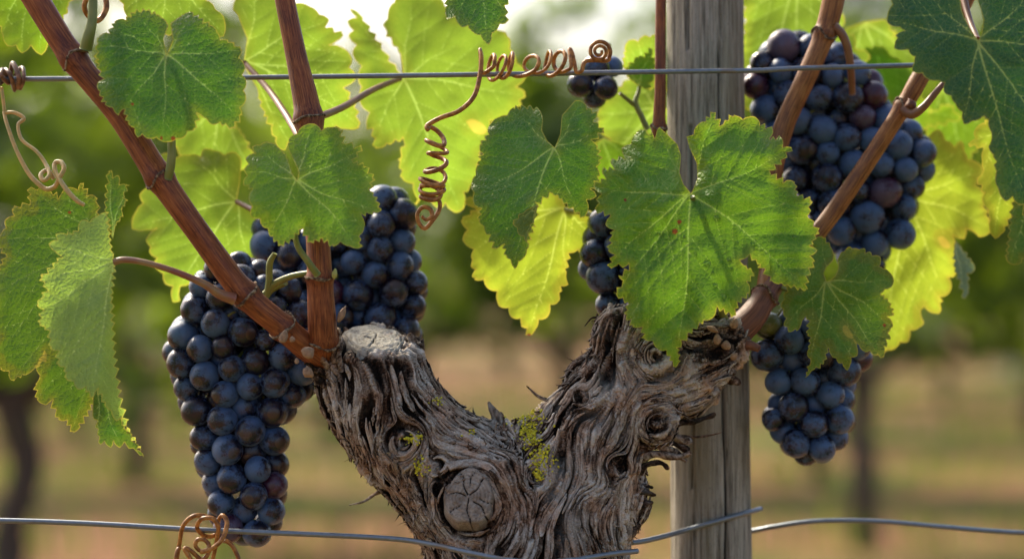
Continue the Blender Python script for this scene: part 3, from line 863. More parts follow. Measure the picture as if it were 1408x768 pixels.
cA = cane([(452, 498, -.006, 17), (424, 479, -.020, 18), (385, 446, -.034, 17), (335, 402, -.042, 17), (272, 318, -.044, 16), (217, 240, -.042, 17.5), (165, 158, -.036, 17), (98, 76, -.030, 17), (40, -16, -.024, 18), (-5, -90, -.02, 18)],
          [1.9, 2.95, 4.95, 6.95], M['cane'], seed=2, label='long reddish cane leaning up to the left')
cB = cane([(446, 484, -.012, 19), (444, 455, -.026, 19.5), (440, 384, -.032, 17), (438, 340, -.032, 16), (432, 250, -.028, 16.5), (424, 158, -.022, 18), (408, 80, -.016, 14.5), (390, -10, -.010, 13.5), (378, -90, -.006, 13)],
          [.78, 2.05, 4.95], M['cane'], seed=3, label='upright reddish cane rising behind the small front leaf')
spur = cane([(960, 470, .012, 24), (1000, 462, .010, 22), (1030, 440, .012, 20), (1052, 408, .020, 17), (1072, 376, .030, 15)], [3.0], M['cane_dark'], name='spur', seed=4, label='knobbly dark red spur at the end of the right arm')
cC = cane([(1052, 408, .020, 14), (1060, 340, .038, 13), (1058, 265, .048, 14), (1076, 180, .052, 14.5), (1106, 112, .054, 14.5), (1132, 52, .056, 15), (1146, 0, .056, 16), (1158, -80, .056, 15)],
          [5.1], M['cane_tan'], seed=5, label='tan cane leaning right in front of the wire and post side')
cD = cane([(1040, 420, .020, 13), (1085, 366, .034, 12.5), (1135, 306, .040, 12.5), (1190, 227, .042, 12), (1240, 150, .044, 12), (1262, 112, .046, 13), (1290, 62, .052, 12), (1328, 0, .058, 11.5), (1350, -60, .06, 11)],
          [4.05], M['cane_tan'], seed=6, label='slim tan cane crossing in front of the right grape bunch')
cE = cane([(905, 330, .046, 8), (906, 260, .048, 8.5), (906, 176, .048, 9), (908, 120, .048, 8), (908, 40, .050, 7.5), (910, -60, .052, 7.5)], [2.0], M['cane'], seed=7, label='thin red cane rising along the left side of the post')
for a in ((390, 462, -.050, 6, 9, .3), (424, 484, -.052, 9, 8, .9), (402, 466, -.05, 4, 4, 0), (424, 512, -.035, 7, 8, 2.2), (408, 496, -.046, 3, 4, 0)):
    lump(*a, M['scale'], cA, 'bud', int(a[0]))
lump(470, 432, -.030, 5, 12, .45, M['scale'], cB, 'bud', 5); lump(460, 376, -.040, 4, 7, .1, M['stem_pale'], cB, 'bud', 8)
for a in ((1010, 444, -.014, 6, 7, .4), (998, 474, -.012, 7, 7, 0), (1009, 489, -.012, 5, 6, .8), (980, 452, -.018, 9, 4, .5), (986, 466, -.018, 6, 8, 0)):
    lump(*a, M['scale'], spur, 'bud', int(a[0]))
cane([(1012, 478, .004, 9), (1028, 474, .0, 7), (1044, 479, -.002, 5)], [], M['cane_dark'], spur, 'spur_stub', 12)
lump(1252, 144, .040 - .008, 8, 9, -.3, M['cane_dark'], cD, 'bud', 9, 'red bud on the slim tan cane')

def stem(name, pts, mat, par, seed=1, nseg=12, n=10):
    a = spline(pts, n)
    path = np.array([P(x, y, d) for x, y, d, r in a])
    V, F, C = tube_geo(path, a[:, 3] * K0, nseg)
    return child(mesh_obj(name, V, F, mat, None, True, {'uv3': C}), par)
# short side shoots and leaf stalks left on the canes
stem('side_shoot', [(118, 68, -.036, 9), (122, 50, -.038, 8), (127, 25, -.038, 6.5), (128, -20, -.036, 6)], M['stem'], cA)
stem('stalk_stub', [(1240, 150, .034, 7), (1254, 157, .030, 7), (1270, 147, .026, 5.5), (1286, 128, .026, 4.8), (1298, 114, .028, 4)], M['stem_brown'], cD)
stem('side_shoot', [(1146, 35, .052, 7), (1158, 48, .052, 6.5), (1166, 68, .054, 6), (1170, 95, .058, 5.5), (1172, 130, .066, 5)], M['stem_brown'], cC)

# ------------------------------------------------------------------ tendrils
def mat_tendril(name, a, b):
    t = NT(name); n = t.noise(t.gen, 260, 3, .6)
    return t.done(t.principled(t.mix(t.mr(n, .35, .65), a, b), .38, t.bump(n, .3, .0005), .32))
M['tendril'] = mat_tendril('brown_tendril', (.18, .065, .014), (.46, .20, .045))
M['tendril_pale'] = mat_tendril('pale_tendril', (.55, .34, .11), (.40, .30, .10))
M['tendril_dark'] = mat_tendril('dark_tendril', (.09, .045, .025), (.24, .12, .06))
def tendril(pts, mat, label, n=9, nseg=10, group=None):
    a = spline(pts, n)
    path = np.array([P(x, y, d) for x, y, d, r in a])
    V, F, C = tube_geo(path, a[:, 3] * K0, nseg)
    return tag(mesh_obj('tendril', V, F, mat), label, 'tendril', group)
WY = .018   # depth of the upper wire there
pts = []
# flat spiral at the right end, seen face-on
for k in range(34):
    th = -.4 + k * .42; r = 3 + 13 * k / 33
    pts.append((824 + r * math.cos(th), 71 + r * math.sin(th), WY - .012 + .006 * k / 33, 2.2 + .8 * k / 33))
pts += [(806, 84, WY - .006, 3), (800, 97, WY - .007, 3), (793, 99, WY - .006, 3), (790, 88, WY - .004, 3), (787, 74, WY - .002, 3), (783, 68, WY, 3)]
xs_ = [780, 766, 757, 736, 724, 698, 692, 680, 671]; rs_ = [13, 16, 19, 11, 14, 18, 15, 18, 18]; as_ = [8, 13, 7, 12, 15, 6, 9, 7, 5]
for k in range(66):
    f = k / 11; t = f * 2 * math.pi + .5
    i = f * 8 / 6.0
    x = np.interp(i, range(9), xs_); r_ = np.interp(i, range(9), rs_); a_ = np.interp(i, range(9), as_)
    pts.append((x + a_ * math.cos(t) - 4 * math.sin(t), 89 + np.interp(f, [0, 3, 6], [-4, 1, 5]) + r_ * math.sin(t), WY - .002 - .007 * math.cos(t), 2.7 + .3 * math.sin(f * 2.3)))
pts += [(663, 100, WY - .006, 3), (661, 78, WY - .008, 3), (660, 68, WY - .008, 2.6), (662, 80, WY - .012, 3), (660, 103, WY - .014, 3.3), (652, 132, WY - .018, 3.3), (632, 152, WY - .02, 3.3), (606, 162, WY - .02, 3.3), (588, 172, WY - .02, 3.3), (588, 178, WY - .022, 3.2)]
ys_ = [179, 202, 212, 238, 251, 256, 263, 271]; ws_ = [9, 16, 11, 17, 14, 18, 13, 15]; xc_ = [597, 602, 600, 601, 591, 598, 590, 595]
for k in range(7 * 10):
    f = k / 10; t = f * 2 * math.pi - 2.6
    pts.append((np.interp(f, range(8), xc_) + np.interp(f, range(8), ws_) * math.cos(t), np.interp(f, range(8), ys_) + (5 + 4 * math.sin(f * 2.3)) * math.sin(t + .5 + .5 * math.sin(f * 1.7)), WY - .02 - .006 * math.sin(t), 3.1 + .35 * math.sin(f * 3)))
pts += [(602, 274, WY - .02, 3), (604, 288, WY - .02, 3), (594, 304, WY - .022, 3), (584, 314, WY - .022, 3), (576, 306, WY - .022, 3), (574, 294, WY - .022, 3), (581, 285, WY - .022, 3), (591, 287, WY - .024, 3), (594, 297, WY - .025, 3), (586, 302, WY - .026, 2.6), (580, 297, WY - .027, 2.2)]
tendril(pts, M['tendril'], 'long brown tendril coiled along the upper wire and hanging in a corkscrew', n=5)
by = -.036
tendril([(250, 800, by, 3), (243, 775, by, 3), (247, 745, by - .002, 3), (252, 722, by - .006, 3), (266, 709, by - .007, 3), (283, 709, by - .003, 3), (296, 716, by + .004, 3), (300, 730, by + .008, 3), (290, 737, by + .006, 3), (278, 734, by, 3), (271, 724, by - .004, 3), (277, 713, by - .008, 3), (292, 712, by - .01, 3), (300, 722, by - .010, 3),
         (298, 742, by - .008, 3), (294, 762, by - .006, 3), (288, 790, by - .004, 2.8)], M['tendril'], 'brown tendril looped over the lower wire under the left bunch', group='tendrils under the left bunch')
tendril([(283, 755, by - .008, 2.2), (276, 757, by - .01, 2.6), (269, 750, by - .011, 2.8), (271, 742, by - .011, 3), (280, 741, by - .011, 3), (287, 748, by - .012, 3), (285, 756, by - .014, 3), (276, 758, by - .014, 3), (290, 754, by - .014, 3), (303, 744, by - .014, 3.1), (310, 730, by - .012, 3.2), (312, 716, by - .009, 3.2), (306, 708, by - .006, 3), (301, 714, by - .002, 2.6), (300, 728, by + .004, 2.4), (299, 741, by + .004, 2.4)],
        M['tendril'], 'curled brown tendril with a small eye, knotted at the lower wire')
tendril([(309, 742, by + .004, 3), (318, 748, by + .004, 3), (326, 762, by + .004, 3), (332, 780, by + .004, 3)], M['tendril'], 'short straight tendril end beside the knot below the left bunch')
tendril([(240, 790, by - .004, 3), (243, 760, by - .004, 3), (247, 752, by - .002, 3)], M['tendril'], 'outer tendril strand at the left of the knot on the lower wire')
tendril([(272, 790, by - .01, 3), (262, 768, by - .012, 3), (254, 754, by - .012, 3.2), (262, 756, by - .012, 3), (276, 768, by - .01, 3), (284, 764, by - .01, 3), (290, 752, by - .008, 2.6)], M['tendril'], 'bent brown tendril stub pointing up at the bottom edge under the left bunch')
ly = -.012
tendril([(2, 120, ly, 2.4), (6, 150, ly, 2.4), (6, 156, ly, 2.4), (10, 172, ly - .004, 2.6), (22, 205, ly - .01, 2.8), (38, 236, ly - .016, 3), (52, 252, ly - .02, 3.2), (64, 260, ly - .022, 3.2), (76, 256, ly - .026, 3.2), (82, 244, ly - .028, 3.2), (88, 232, ly - .026, 3.2), (84, 223, ly - .022, 3.2), (76, 224, ly - .02, 3.2), (76, 236, ly - .024, 3.2), (84, 250, ly - .03, 3.2), (94, 264, ly - .034, 3.2), (106, 276, ly - .036, 3), (116, 282, ly - .036, 2.4)],
        M['tendril_pale'], 'pale straw tendril trailing over the top of the big left leaf')
tendril([(6, 155, ly, 2.4), (20, 155, ly - .002, 2.6), (33, 163, ly - .004, 2.6), (25, 172, ly - .006, 2.4), (30, 192, ly - .01, 2.4), (50, 208, ly - .016, 2.4), (62, 224, ly - .02, 2.6), (68, 240, ly - .028, 3), (60, 248, ly - .03, 3), (56, 240, ly - .026, 3), (66, 234, ly - .018, 2.8), (74, 246, ly - .018, 2.8)],
        M['tendril_pale'], 'thin straw tendril twisted into a knot above the big left leaf')
pts = []
for k in range(26):
    th = k * math.pi / 2
    rr_ = (15, 11, 13, 9, 16, 12, 17)[(k // 4) % 7]
    pts.append((-18 + k * 2.0 + 4.5 * math.cos(th + k * .3), 106 + rr_ * math.sin(th) + 3 * math.sin(k * 1.9), .022 - .008 * math.cos(th), 3.3 + .5 * math.sin(k)))
tendril(pts, M['tendril_dark'], 'dark dry tendril wound tightly round the upper wire at the left edge')
tendril([(150, -30, -.012, 4), (146, -5, -.014, 4), (146, 12, -.016, 4), (138, 26, -.020, 4), (130, 28, -.024, 4), (120, 20, -.028, 3.8), (116, 8, -.03, 3.6), (122, -8, -.03, 3.4), (128, -22, -.03, 3)], M['tendril'], 'brown hooked tendril behind the green shoot at the top left')
# ------------------------------------------------------------------ vine leaves
def mat_leaf(name, c_dark, c_light, vein, trans, tfac, rough=.42, yellow=0.0, edge=(.42, .40, .06), bumpk=1.0, spec=.42, brown=0.0):
    t = NT(name)
    u = t.attr('co', True); vd = t.attr('vd'); ed = t.attr('edge'); rn = t.attr('vw'); sp = t.attr('spot')
    vm = t.mr(vd, .30, .95, 1.0, 0.0)                       # 1 on a vein
    glow = t.mr(vd, .6, 3.2, 1.0, 0.0)
    w = t.noise(u, 120, 3, .6); uw = t.n('VectorMath', operation='ADD')
    nn = t.n('TexNoise'); t.l(u, nn.inputs['Vector']); nn.inputs['Scale'].default_value = 160; nn.inputs['Detail'].default_value = 2
    sc = t.vscale(nn.outputs['Color'], (.0026, .0026, .0026)); t.l(u, uw.inputs[0]); t.l(sc, uw.inputs[1])
    v1 = t.vor(uw.outputs[0], 330); v2 = t.vor(uw.outputs[0], 760)
    t1 = t.mr(v1, .015, .085, 1, 0); t2 = t.mr(v2, .02, .12, 1, 0)
    cell = t.noise(u, 900, 2, .6); big = t.noise(u, 28, 3, .55); med = t.noise(u, 75, 3, .6)
    k = t.math('ADD', t.math('MULTIPLY', big, .65), t.math('MULTIPLY', med, .35))
    col = t.mix(t.mr(k, .36, .64), c_dark, c_light)
    col = t.mix(t.math('MULTIPLY', t.mr(cell, .35, .65), .28), col, t.mix(.8, col, (.55, .6, .5), 'MULTIPLY'))
    col = t.mix(t.math('MULTIPLY', t1, .17), col, vein)
    col = t.mix(t.math('MULTIPLY', t2, .08), col, vein)
    col = t.mix(t.math('MULTIPLY', glow, .10), col, vein)
    col = t.mix(t.math('MULTIPLY', vm, 1.0), col, vein)
    # yellowing towards the margin, broken up by noise, and a thin golden rim painted in as edge light
    e2 = t.math('ADD', ed, t.math('MULTIPLY', t.math('SUBTRACT', med, .5), .012))
    ylw = (.24, .28, .035)
    if yellow: col = t.mix(t.math('MULTIPLY', t.mr(e2, .0005, .008, 1, 0), yellow), col, ylw)
    rim = t.math('MULTIPLY', t.mr(t.math('ADD', ed, t.math('MULTIPLY', t.math('SUBTRACT', med, .5), .0010)), .0001, .00085, 1, 0), .50)
    col = t.mix(rim, col, edge)
    fl = t.noise(u, 420, 2, .5)
    col = t.mix(t.mr(fl, .72, .78, 0, .6), col, (.30, .26, .05))
    if brown:
        bm_ = t.math('MULTIPLY', t.mr(t.math('ADD', ed, t.math('MULTIPLY', t.math('SUBTRACT', big, .62), .028)), -.0012, .0008, 1, 0), brown)
        col = t.mix(bm_, col, (.22, .075, .025))
    sm = t.mr(t.math('ADD', sp, t.math('MULTIPLY', t.math('SUBTRACT', cell, .5), .9)), .35, .75)
    col = t.mix(sm, col, (.20, .06, .02))
    # relief: ridged network, blistered cells
    h = t.math('SUBTRACT', t.math('MULTIPLY', t.mr(v1, 0, .30), .8), t.math('MULTIPLY', vm, .6))
    h = t.math('ADD', h, t.math('MULTIPLY', t.mr(v2, 0, .3), .30)); h = t.math('ADD', h, t.math('MULTIPLY', cell, .25))
    b = t.bump(h, .62 * bumpk, .0008)
    p = t.principled(col, t.mr(med, .3, .7, rough - .05, rough + .10), b, spec * .62)
    tc = t.mix(t.math('MULTIPLY', t.mr(k, .36, .64), .6), trans, tuple(min(x * 1.35, .9) for x in trans))
    tc = t.mix(t.math('MULTIPLY', t1, .22), tc, (min(trans[0] * 1.5, .9), min(trans[1] * 1.3, .9), trans[2] * 1.6))
    tc = t.mix(t.math('MULTIPLY', vm, .95), tc, tuple(min(.85, x * 1.9 + .08) for x in trans))
    tc = t.mix(t.math('MULTIPLY', glow, .25), tc, tuple(min(.85, x * 1.35 + .02) for x in trans))
    if yellow: tc = t.mix(t.math('MULTIPLY', t.mr(e2, .0005, .008, 1, 0), yellow), tc, (.40, .42, .03))
    tc = t.mix(rim, tc, (.80, .60, .10)); tc = t.mix(sm, tc, (.2, .05, .01))
    if brown: tc = t.mix(bm_, tc, (.35, .09, .02))
    tl = t.n('BsdfTranslucent'); t.l(tc, tl.inputs['Color']); (t.l(b, tl.inputs['Normal']) if bumpk >= 1 else None)
    mx = t.n('MixShader'); mx.inputs[0].default_value = tfac; t.l(p, mx.inputs[1]); t.l(tl.outputs[0], mx.inputs[2])
    return t.done(mx.outputs[0])

LM = {
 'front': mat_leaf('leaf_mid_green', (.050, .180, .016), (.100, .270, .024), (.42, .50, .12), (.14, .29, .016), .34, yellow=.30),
 'front2': mat_leaf('leaf_fresh_green', (.062, .190, .016), (.118, .275, .024), (.46, .54, .14), (.14, .28, .016), .33, yellow=.25),
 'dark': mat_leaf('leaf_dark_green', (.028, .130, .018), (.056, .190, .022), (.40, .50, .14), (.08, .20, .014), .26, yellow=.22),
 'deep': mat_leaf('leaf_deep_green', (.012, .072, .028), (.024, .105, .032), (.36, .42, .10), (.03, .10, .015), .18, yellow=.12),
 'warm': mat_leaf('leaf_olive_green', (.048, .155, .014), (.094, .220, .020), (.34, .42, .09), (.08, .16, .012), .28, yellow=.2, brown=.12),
 'thin': mat_leaf('leaf_thin_yellow_green', (.07, .17, .016), (.12, .23, .020), (.42, .46, .10), (.195, .32, .026), .61, rough=.5, bumpk=.6, yellow=.25, edge=(.6, .45, .05), spec=.3),
 'thin2': mat_leaf('leaf_thin_yellowing', (.11, .21, .016), (.16, .27, .020), (.46, .48, .10), (.29, .385, .026), .62, rough=.5, bumpk=.6, yellow=.35, edge=(.6, .42, .05), spec=.3, brown=.12),
 'thing': mat_leaf('leaf_thin_green', (.09, .17, .020), (.15, .24, .026), (.38, .44, .09), (.17, .32, .012), .56, rough=.5, bumpk=.6, yellow=.2, spec=.3),
 'under': mat_leaf('leaf_pale_underside', (.22, .35, .115), (.30, .43, .15), (.56, .64, .28), (.26, .42, .05), .42, rough=.6, yellow=.15, spec=.25, bumpk=1.2),
 'grey': mat_leaf('leaf_grey_underside', (.16, .24, .16), (.24, .32, .22), (.42, .48, .30), (.12, .2, .06), .25, rough=.6, spec=.25),
}

def teeth(poly, smooth_ends, size, depth, rng):
    """add saw teeth between the traced points; smooth_ends points at both ends (the sinus) stay plain"""
    out = []; n = len(poly)
    ctr = np.array(poly[0], float)
    for i in range(n):
        a = np.array(poly[i], float); b = np.array(poly[(i + 1) % n], float)
        L = np.linalg.norm(b - a)
        if i < smooth_ends or i >= n - smooth_ends or L < 4:
            m = max(1, int(L / 5))
            out += [tuple(a + (b - a) * k / m) for k in range(m)]
            continue
        d = (b - a) / L; nr = np.array([d[1], -d[0]])
        mid = (a + b) / 2
        if nr.dot(mid - ctr) < 0: nr = -nr
        k = max(1, int(round(L / (size * rng.uniform(.8, 1.25)))))
        if L < 1.45 * size:
            m = max(2, int(L / 2.5))
            out += [tuple(a + (b - a) * t + nr * .13 * L * math.sin(math.pi * t) * (1 - .4 * t)) for t in np.arange(m) / m]
            continue
        k = max(2, k)
        cuts = np.linspace(0, 1, k + 1)
        if k > 1: cuts[1:-1] += rng.uniform(-.18, .18, k - 1) / k
        lean = 1 if (b - a).dot((a + b) / 2 - ctr) > 0 else -1       # teeth lean towards the lobe tips
        for j in range(k):
            dp = 1.30 * depth * rng.uniform(.6, 1.25) * min(1, L / k / size)
            pk = .5 + .16 * lean
            for t in (0, pk * .3, pk * .6, pk * .85, pk, pk + (1 - pk) * .2, pk + (1 - pk) * .5, pk + (1 - pk) * .8):
                h = (t / pk) if t < pk else (1 - t) / (1 - pk)
                h = max(h, 0) ** .92
                x = cuts[j] + (cuts[j + 1] - cuts[j]) * t
                out.append(tuple(a + (b - a) * x + nr * dp * (h - .60)))
    return np.array(out)

def inside(poly, pts):
    x, y = pts[:, 0], pts[:, 1]; r = np.zeros(len(pts), bool)
    px, py = poly[:, 0], poly[:, 1]; qx, qy = np.roll(px, -1), np.roll(py, -1)
    for a, b, c, d in zip(px, py, qx, qy):
        if b == d: continue
        m = ((b > y) != (d > y)) & (x < (c - a) * (y - b) / (d - b) + a)
        r ^= m
    return r
def segdist(pts, A, B):
    """distance to the nearest of the segments, and its index and parameter"""
    best = np.full(len(pts), 1e9); bi = np.zeros(len(pts), int); bt = np.zeros(len(pts))
    for i, (a, b) in enumerate(zip(A, B)):
        ab = b - a; t = np.clip(((pts - a) @ ab) / (ab.dot(ab) + 1e-9), 0, 1)
        d = np.hypot(*(pts - a - t[:, None] * ab).T)
        m = d < best; best[m] = d[m]; bi[m] = i; bt[m] = t[m]
    return best, bi, bt

def blade(name, out, pet, tips, y0, mat, par, tilt=(0, 0), cup=0.0, wave=3.0, quilt=1.0, tooth=(15, 6.0), smooth=3, step=2.4, seed=1, holes=(), folds=(), spots=(), curve=.08, label=None, vw=1.0, branch=True, edgecurl=0.0):
    """tilt: metres of depth per 100 px along x and y; cup: metres at 100 px radius; folds: (p, q, slope) lines where the sheet bends"""
    rng = np.random.default_rng(seed)
    pet = np.array(pet, float)
    pl = teeth(out, smooth, tooth[0], tooth[1], rng)
    keep = [0]
    for i in range(1, len(pl)):
        if np.hypot(*(pl[i] - pl[keep[-1]])) > .7: keep.append(i)
    pl = pl[keep]
    # main veins, then side veins that stop short of the next main vein
    mains = []
    for k, tp in enumerate(tips):
        tp = np.array(tp, float); d = tp - pet; L = np.hypot(*d); nr = np.array([-d[1], d[0]]) / L
        s = np.linspace(0, 1, 22)[:, None]
        c = curve * L * (rng.uniform(-.6, 1)) * (1 if k % 2 else -1)
        mains.append((pet + d * s + nr * c * np.sin(math.pi * s) * .5 + nr * 1.5 * np.sin(s * 9 + k), L))
    A = []; B = []; WA = []; WB = []
    def addv(p, w0, w1):
        w = np.linspace(w0, w1, len(p))
        for i in range(len(p) - 1):
            A.append(p[i]); B.append(p[i + 1]); WA.append(w[i]); WB.append(w[i + 1])
    Lm = max(L for _, L in mains)
    for k, (p, L) in enumerate(mains):
        addv(p, (2.1 * (.55 + .45 * L / Lm)) * vw, .5 * vw)
    if branch:
        for k, (p, L) in enumerate(mains):
            nb = max(2, int(L / 30)); side = 1 if k % 2 else -1
            oth = [m for j, (m, _) in enumerate(mains) if j != k]
            ob = np.vstack(oth) if oth else np.zeros((0, 2))
            for j in range(nb * 2):
                f = .22 + .70 * (j + rng.uniform(-.2, .2)) / (nb * 2)
                i = int(f * 21); side = -side
                tg = p[min(i + 1, 21)] - p[i - 1]; tg /= np.hypot(*tg)
                ang = side * rng.uniform(.72, .95); x = p[i].copy(); br = [x.copy()]; bd = ang
                for s in range(60):
                    a2 = bd * (1 - .35 * s / 40)
                    dv = np.array([tg[0] * math.cos(a2) - tg[1] * math.sin(a2), tg[0] * math.sin(a2) + tg[1] * math.cos(a2)])
                    x = x + dv * 3.2
                    if len(ob) and np.min(np.hypot(*(ob - x).T)) < 7 and s > 2: break
                    if s % 3 == 0 and not inside(pl, x[None])[0]: break
                    br.append(x.copy())
                    if s > 6 and rng.random() < .012: break
                if len(br) > 3:
                    addv(np.array(br[::2]), (1.0 * (1 - .5 * f)) * vw, .35 * vw)
    A, B, WA, WB = map(np.array, (A, B, WA, WB))
    x0, y0_, x1, y1 = pl[:, 0].min(), pl[:, 1].min(), pl[:, 0].max(), pl[:, 1].max()
    gx, gy = np.meshgrid(np.arange(x0, x1, step), np.arange(y0_, y1, step * .87))
    gx = gx + (np.arange(gx.shape[0]) % 2)[:, None] * step * .5
    g = np.stack([gx.ravel(), gy.ravel()], 1) + rng.uniform(-.12, .12, (gx.size, 2)) * step
    g = g[inside(pl, g)]
    de, _, _ = segdist(g, pl, np.roll(pl, -1, 0)); g = g[de > step * .55]
    loops = [pl]
    for h in holes:
        h = spline([*h, h[0]], 8)[:-1]; loops.append(h)
        dh, _, _ = segdist(g, h, np.roll(h, -1, 0)); g = g[~inside(h, g) & (dh > step * .5)]
    E = []; pts = []
    for l in loops:
        b = len(pts); m = len(l); pts += [tuple(x) for x in l]; E += [(b + i, b + (i + 1) % m) for i in range(m)]
    pts += [tuple(x) for x in g]
    vo, eo, fo, *_ = delaunay_2d_cdt([Vector(x) for x in pts], E, [], 2 if holes else 1, 1e-4)
    v = np.array([tuple(x) for x in vo])
    de = np.full(len(v), 1e9)
    for l in loops:
        d, _, _ = segdist(v, l, np.roll(l, -1, 0)); de = np.minimum(de, d)
    dv, vi, vt = segdist(v, A, B)
    wloc = WA[vi] * (1 - vt) + WB[vi] * vt
    r = v - pet
    R_ = np.hypot(r[:, 0], r[:, 1])
    Y = y0 + tilt[0] * r[:, 0] / 100 + tilt[1] * r[:, 1] / 100 + cup * (R_ / 100) ** 2
    pn = np.stack([v[:, 0] / 55, v[:, 1] / 55, np.full(len(v), seed * 3.7)], 1)
    edgef = np.exp(-de / 22)
    Y = Y + wave * .001 * (fbm(pn, 2, seed) * .9 + edgef * 1.2 * vnoise(pn * 1.6 + 5, seed + 9)) + edgecurl * .001 * np.exp(-de / 10)
    Y = Y - quilt * .001 * (1 - np.exp(-dv / 7))         # blisters between the veins rise towards the viewer
    for (p1, p2, sl) in folds:
        p1 = np.array(p1, float); p2 = np.array(p2, float); d = p2 - p1; d /= np.hypot(*d)
        sdist = (v - p1) @ np.array([-d[1], d[0]])
        Y = Y + sl * .001 * (np.sqrt(np.clip(sdist, 0, None) ** 2 + 9) - 3) * (sdist > 0)
    spv = np.zeros(len(v))
    for sx, sy, sr in spots: spv = np.maximum(spv, np.exp(-((v[:, 0] - sx) ** 2 + (v[:, 1] - sy) ** 2) / sr ** 2))
    W = PV(v, Y)
    co = np.stack([r[:, 0] * K0 + seed * .37, r[:, 1] * K0, 0 * Y], 1)
    F = [tuple(f) for f in fo]
    # make all triangles face the camera
    f3 = np.array(F); a, b, c = W[f3[:, 0]], W[f3[:, 1]], W[f3[:, 2]]
    fl = np.cross(b - a, c - a)[:, 1] > 0
    f3[fl] = f3[fl][:, ::-1]
    o = mesh_obj(name, W, f3.tolist(), mat, None, True, {'co': co, 'vd': dv / np.maximum(wloc, .3), 'edge': de * K0, 'vw': wloc, 'spot': spv})
    child(o, par)
    if label: o['label'] = label
    o['_depth'] = 0.0
    del o['_depth']
    return o, (pet, y0)

def leaf(label, out, pet, tips, y0, mat, petiole=None, pmat='stem', group=None, flaps=(), **kw):
    base = P(pet[0], pet[1], y0)
    if mat.startswith('thin'): kw.setdefault('quilt', .5); kw['vw'] = kw.get('vw', 1.0) * 1.15
    t = thing('vine_leaf', label, 'leaf', base, group)
    blade('blade', out, pet, tips, y0, LM[mat], t, **kw)
    for f in flaps:
        f = dict(f); nm = f.pop('name', 'folded_lobe'); m = LM[f.pop('mat')]
        blade(nm, par=t, mat=m, **f)
    if petiole: stem('petiole', petiole, M[pmat], t)
    return t

T = Z
# -- behind, lit through by the sun -------------------------------------------------
S3 = lambda p: T(320, 0, 2.258, p)
leaf('big yellow-green backlit leaf with a small hole, behind the coiled tendril', S3([(530, 240), (522, 228), (500, 205), (440, 110), (400, 50), (362, 25), (385, 55), (355, 65), (375, 95), (358, 110), (385, 140), (370, 165), (400, 205), (390, 250), (400, 270), (395, 320), (425, 350), (415, 400), (430, 400), (440, 460), (480, 450), (535, 430), (515, 500), (525, 555), (560, 570), (575, 620), (560, 635), (610, 610), (640, 650), (660, 630), (690, 660), (715, 650), (720, 600), (760, 560), (770, 470), (790, 430), (800, 380), (870, 370), (910, 290), (880, 270), (915, 230), (880, 195), (860, 150), (855, 110), (800, 70), (740, 60), (690, 50), (660, 20), (640, -10), (600, -40), (540, -50), (495, 10), (480, 60), (465, 80), (480, 110), (520, 165), (525, 200)]),
     S3([(530, 240)])[0], S3([(690, 140), (555, 20), (890, 300), (700, 640), (430, 430), (385, 70)]), .095, 'thin',
     [(430, 164, -.02, 5.5), (470, 148, .02, 5), (512, 124, .06, 4.5), (550, 108, .093, 4)], 'stem_brown', tilt=(.004, -.012), cup=.006, wave=3.2, tooth=(17, 5), seed=3, smooth=2,
     holes=[S3([(728, 378), (745, 372), (772, 385), (788, 405), (775, 415), (750, 408)])])
leaf('yellow-green backlit leaf at the top behind the upright cane', S3([(35, 188), (45, 120), (20, 60), (0, 30), (20, -20), (80, -60), (150, -40), (200, 10), (240, 20), (270, 45), (300, 60), (290, 80), (345, 105), (320, 130), (300, 140), (345, 150), (370, 185), (360, 210), (385, 240), (350, 270), (385, 330), (395, 395), (350, 400), (320, 390), (280, 420), (200, 430), (150, 470), (130, 430), (100, 360), (80, 300), (60, 250), (40, 215)]),
     S3([(35, 190)])[0], S3([(290, 65), (385, 240), (170, 440), (70, -50), (395, 390)]), .075, 'thin', [(412, 190, -.015, 5), (392, 156, .02, 4.8), (368, 122, .05, 4.5), (336, 86, .073, 4)], 'stem_brown',
     tilt=(-.006, -.010), cup=.006, wave=3.2, tooth=(18, 5), seed=4, smooth=2)
S7 = lambda p: T(160, 170, 2.327, p)
leaf('yellow-green backlit leaf behind the leaning cane, above the left bunch', S7([(385, 250), (395, 190), (400, 120), (380, 90), (345, 100), (310, 85), (280, 80), (270, 105), (230, 100), (190, 110), (170, 95), (140, 100), (120, 130), (110, 200), (75, 225), (85, 255), (60, 285), (50, 335), (100, 340), (130, 335), (95, 370), (110, 395), (105, 410), (130, 430), (120, 450), (150, 480), (155, 510), (180, 520), (180, 570), (205, 565), (205, 520), (250, 500), (300, 510), (350, 480), (420, 470), (470, 420), (480, 370), (465, 320), (440, 280), (400, 258)]),
     S7([(385, 250)])[0], S7([(60, 335), (190, 560), (240, 105), (400, 100), (420, 460)]), .085, 'thin', [(415, 292, .05, 4.5), (365, 298, .06, 4), (344, 287, .072, 3.8), (325, 277, .084, 3.5)], 'stem_brown',
     tilt=(.002, -.012), cup=.008, wave=3.2, tooth=(16, 5), seed=5, smooth=2)
S8 = lambda p: T(620, 120, 2.196, p)
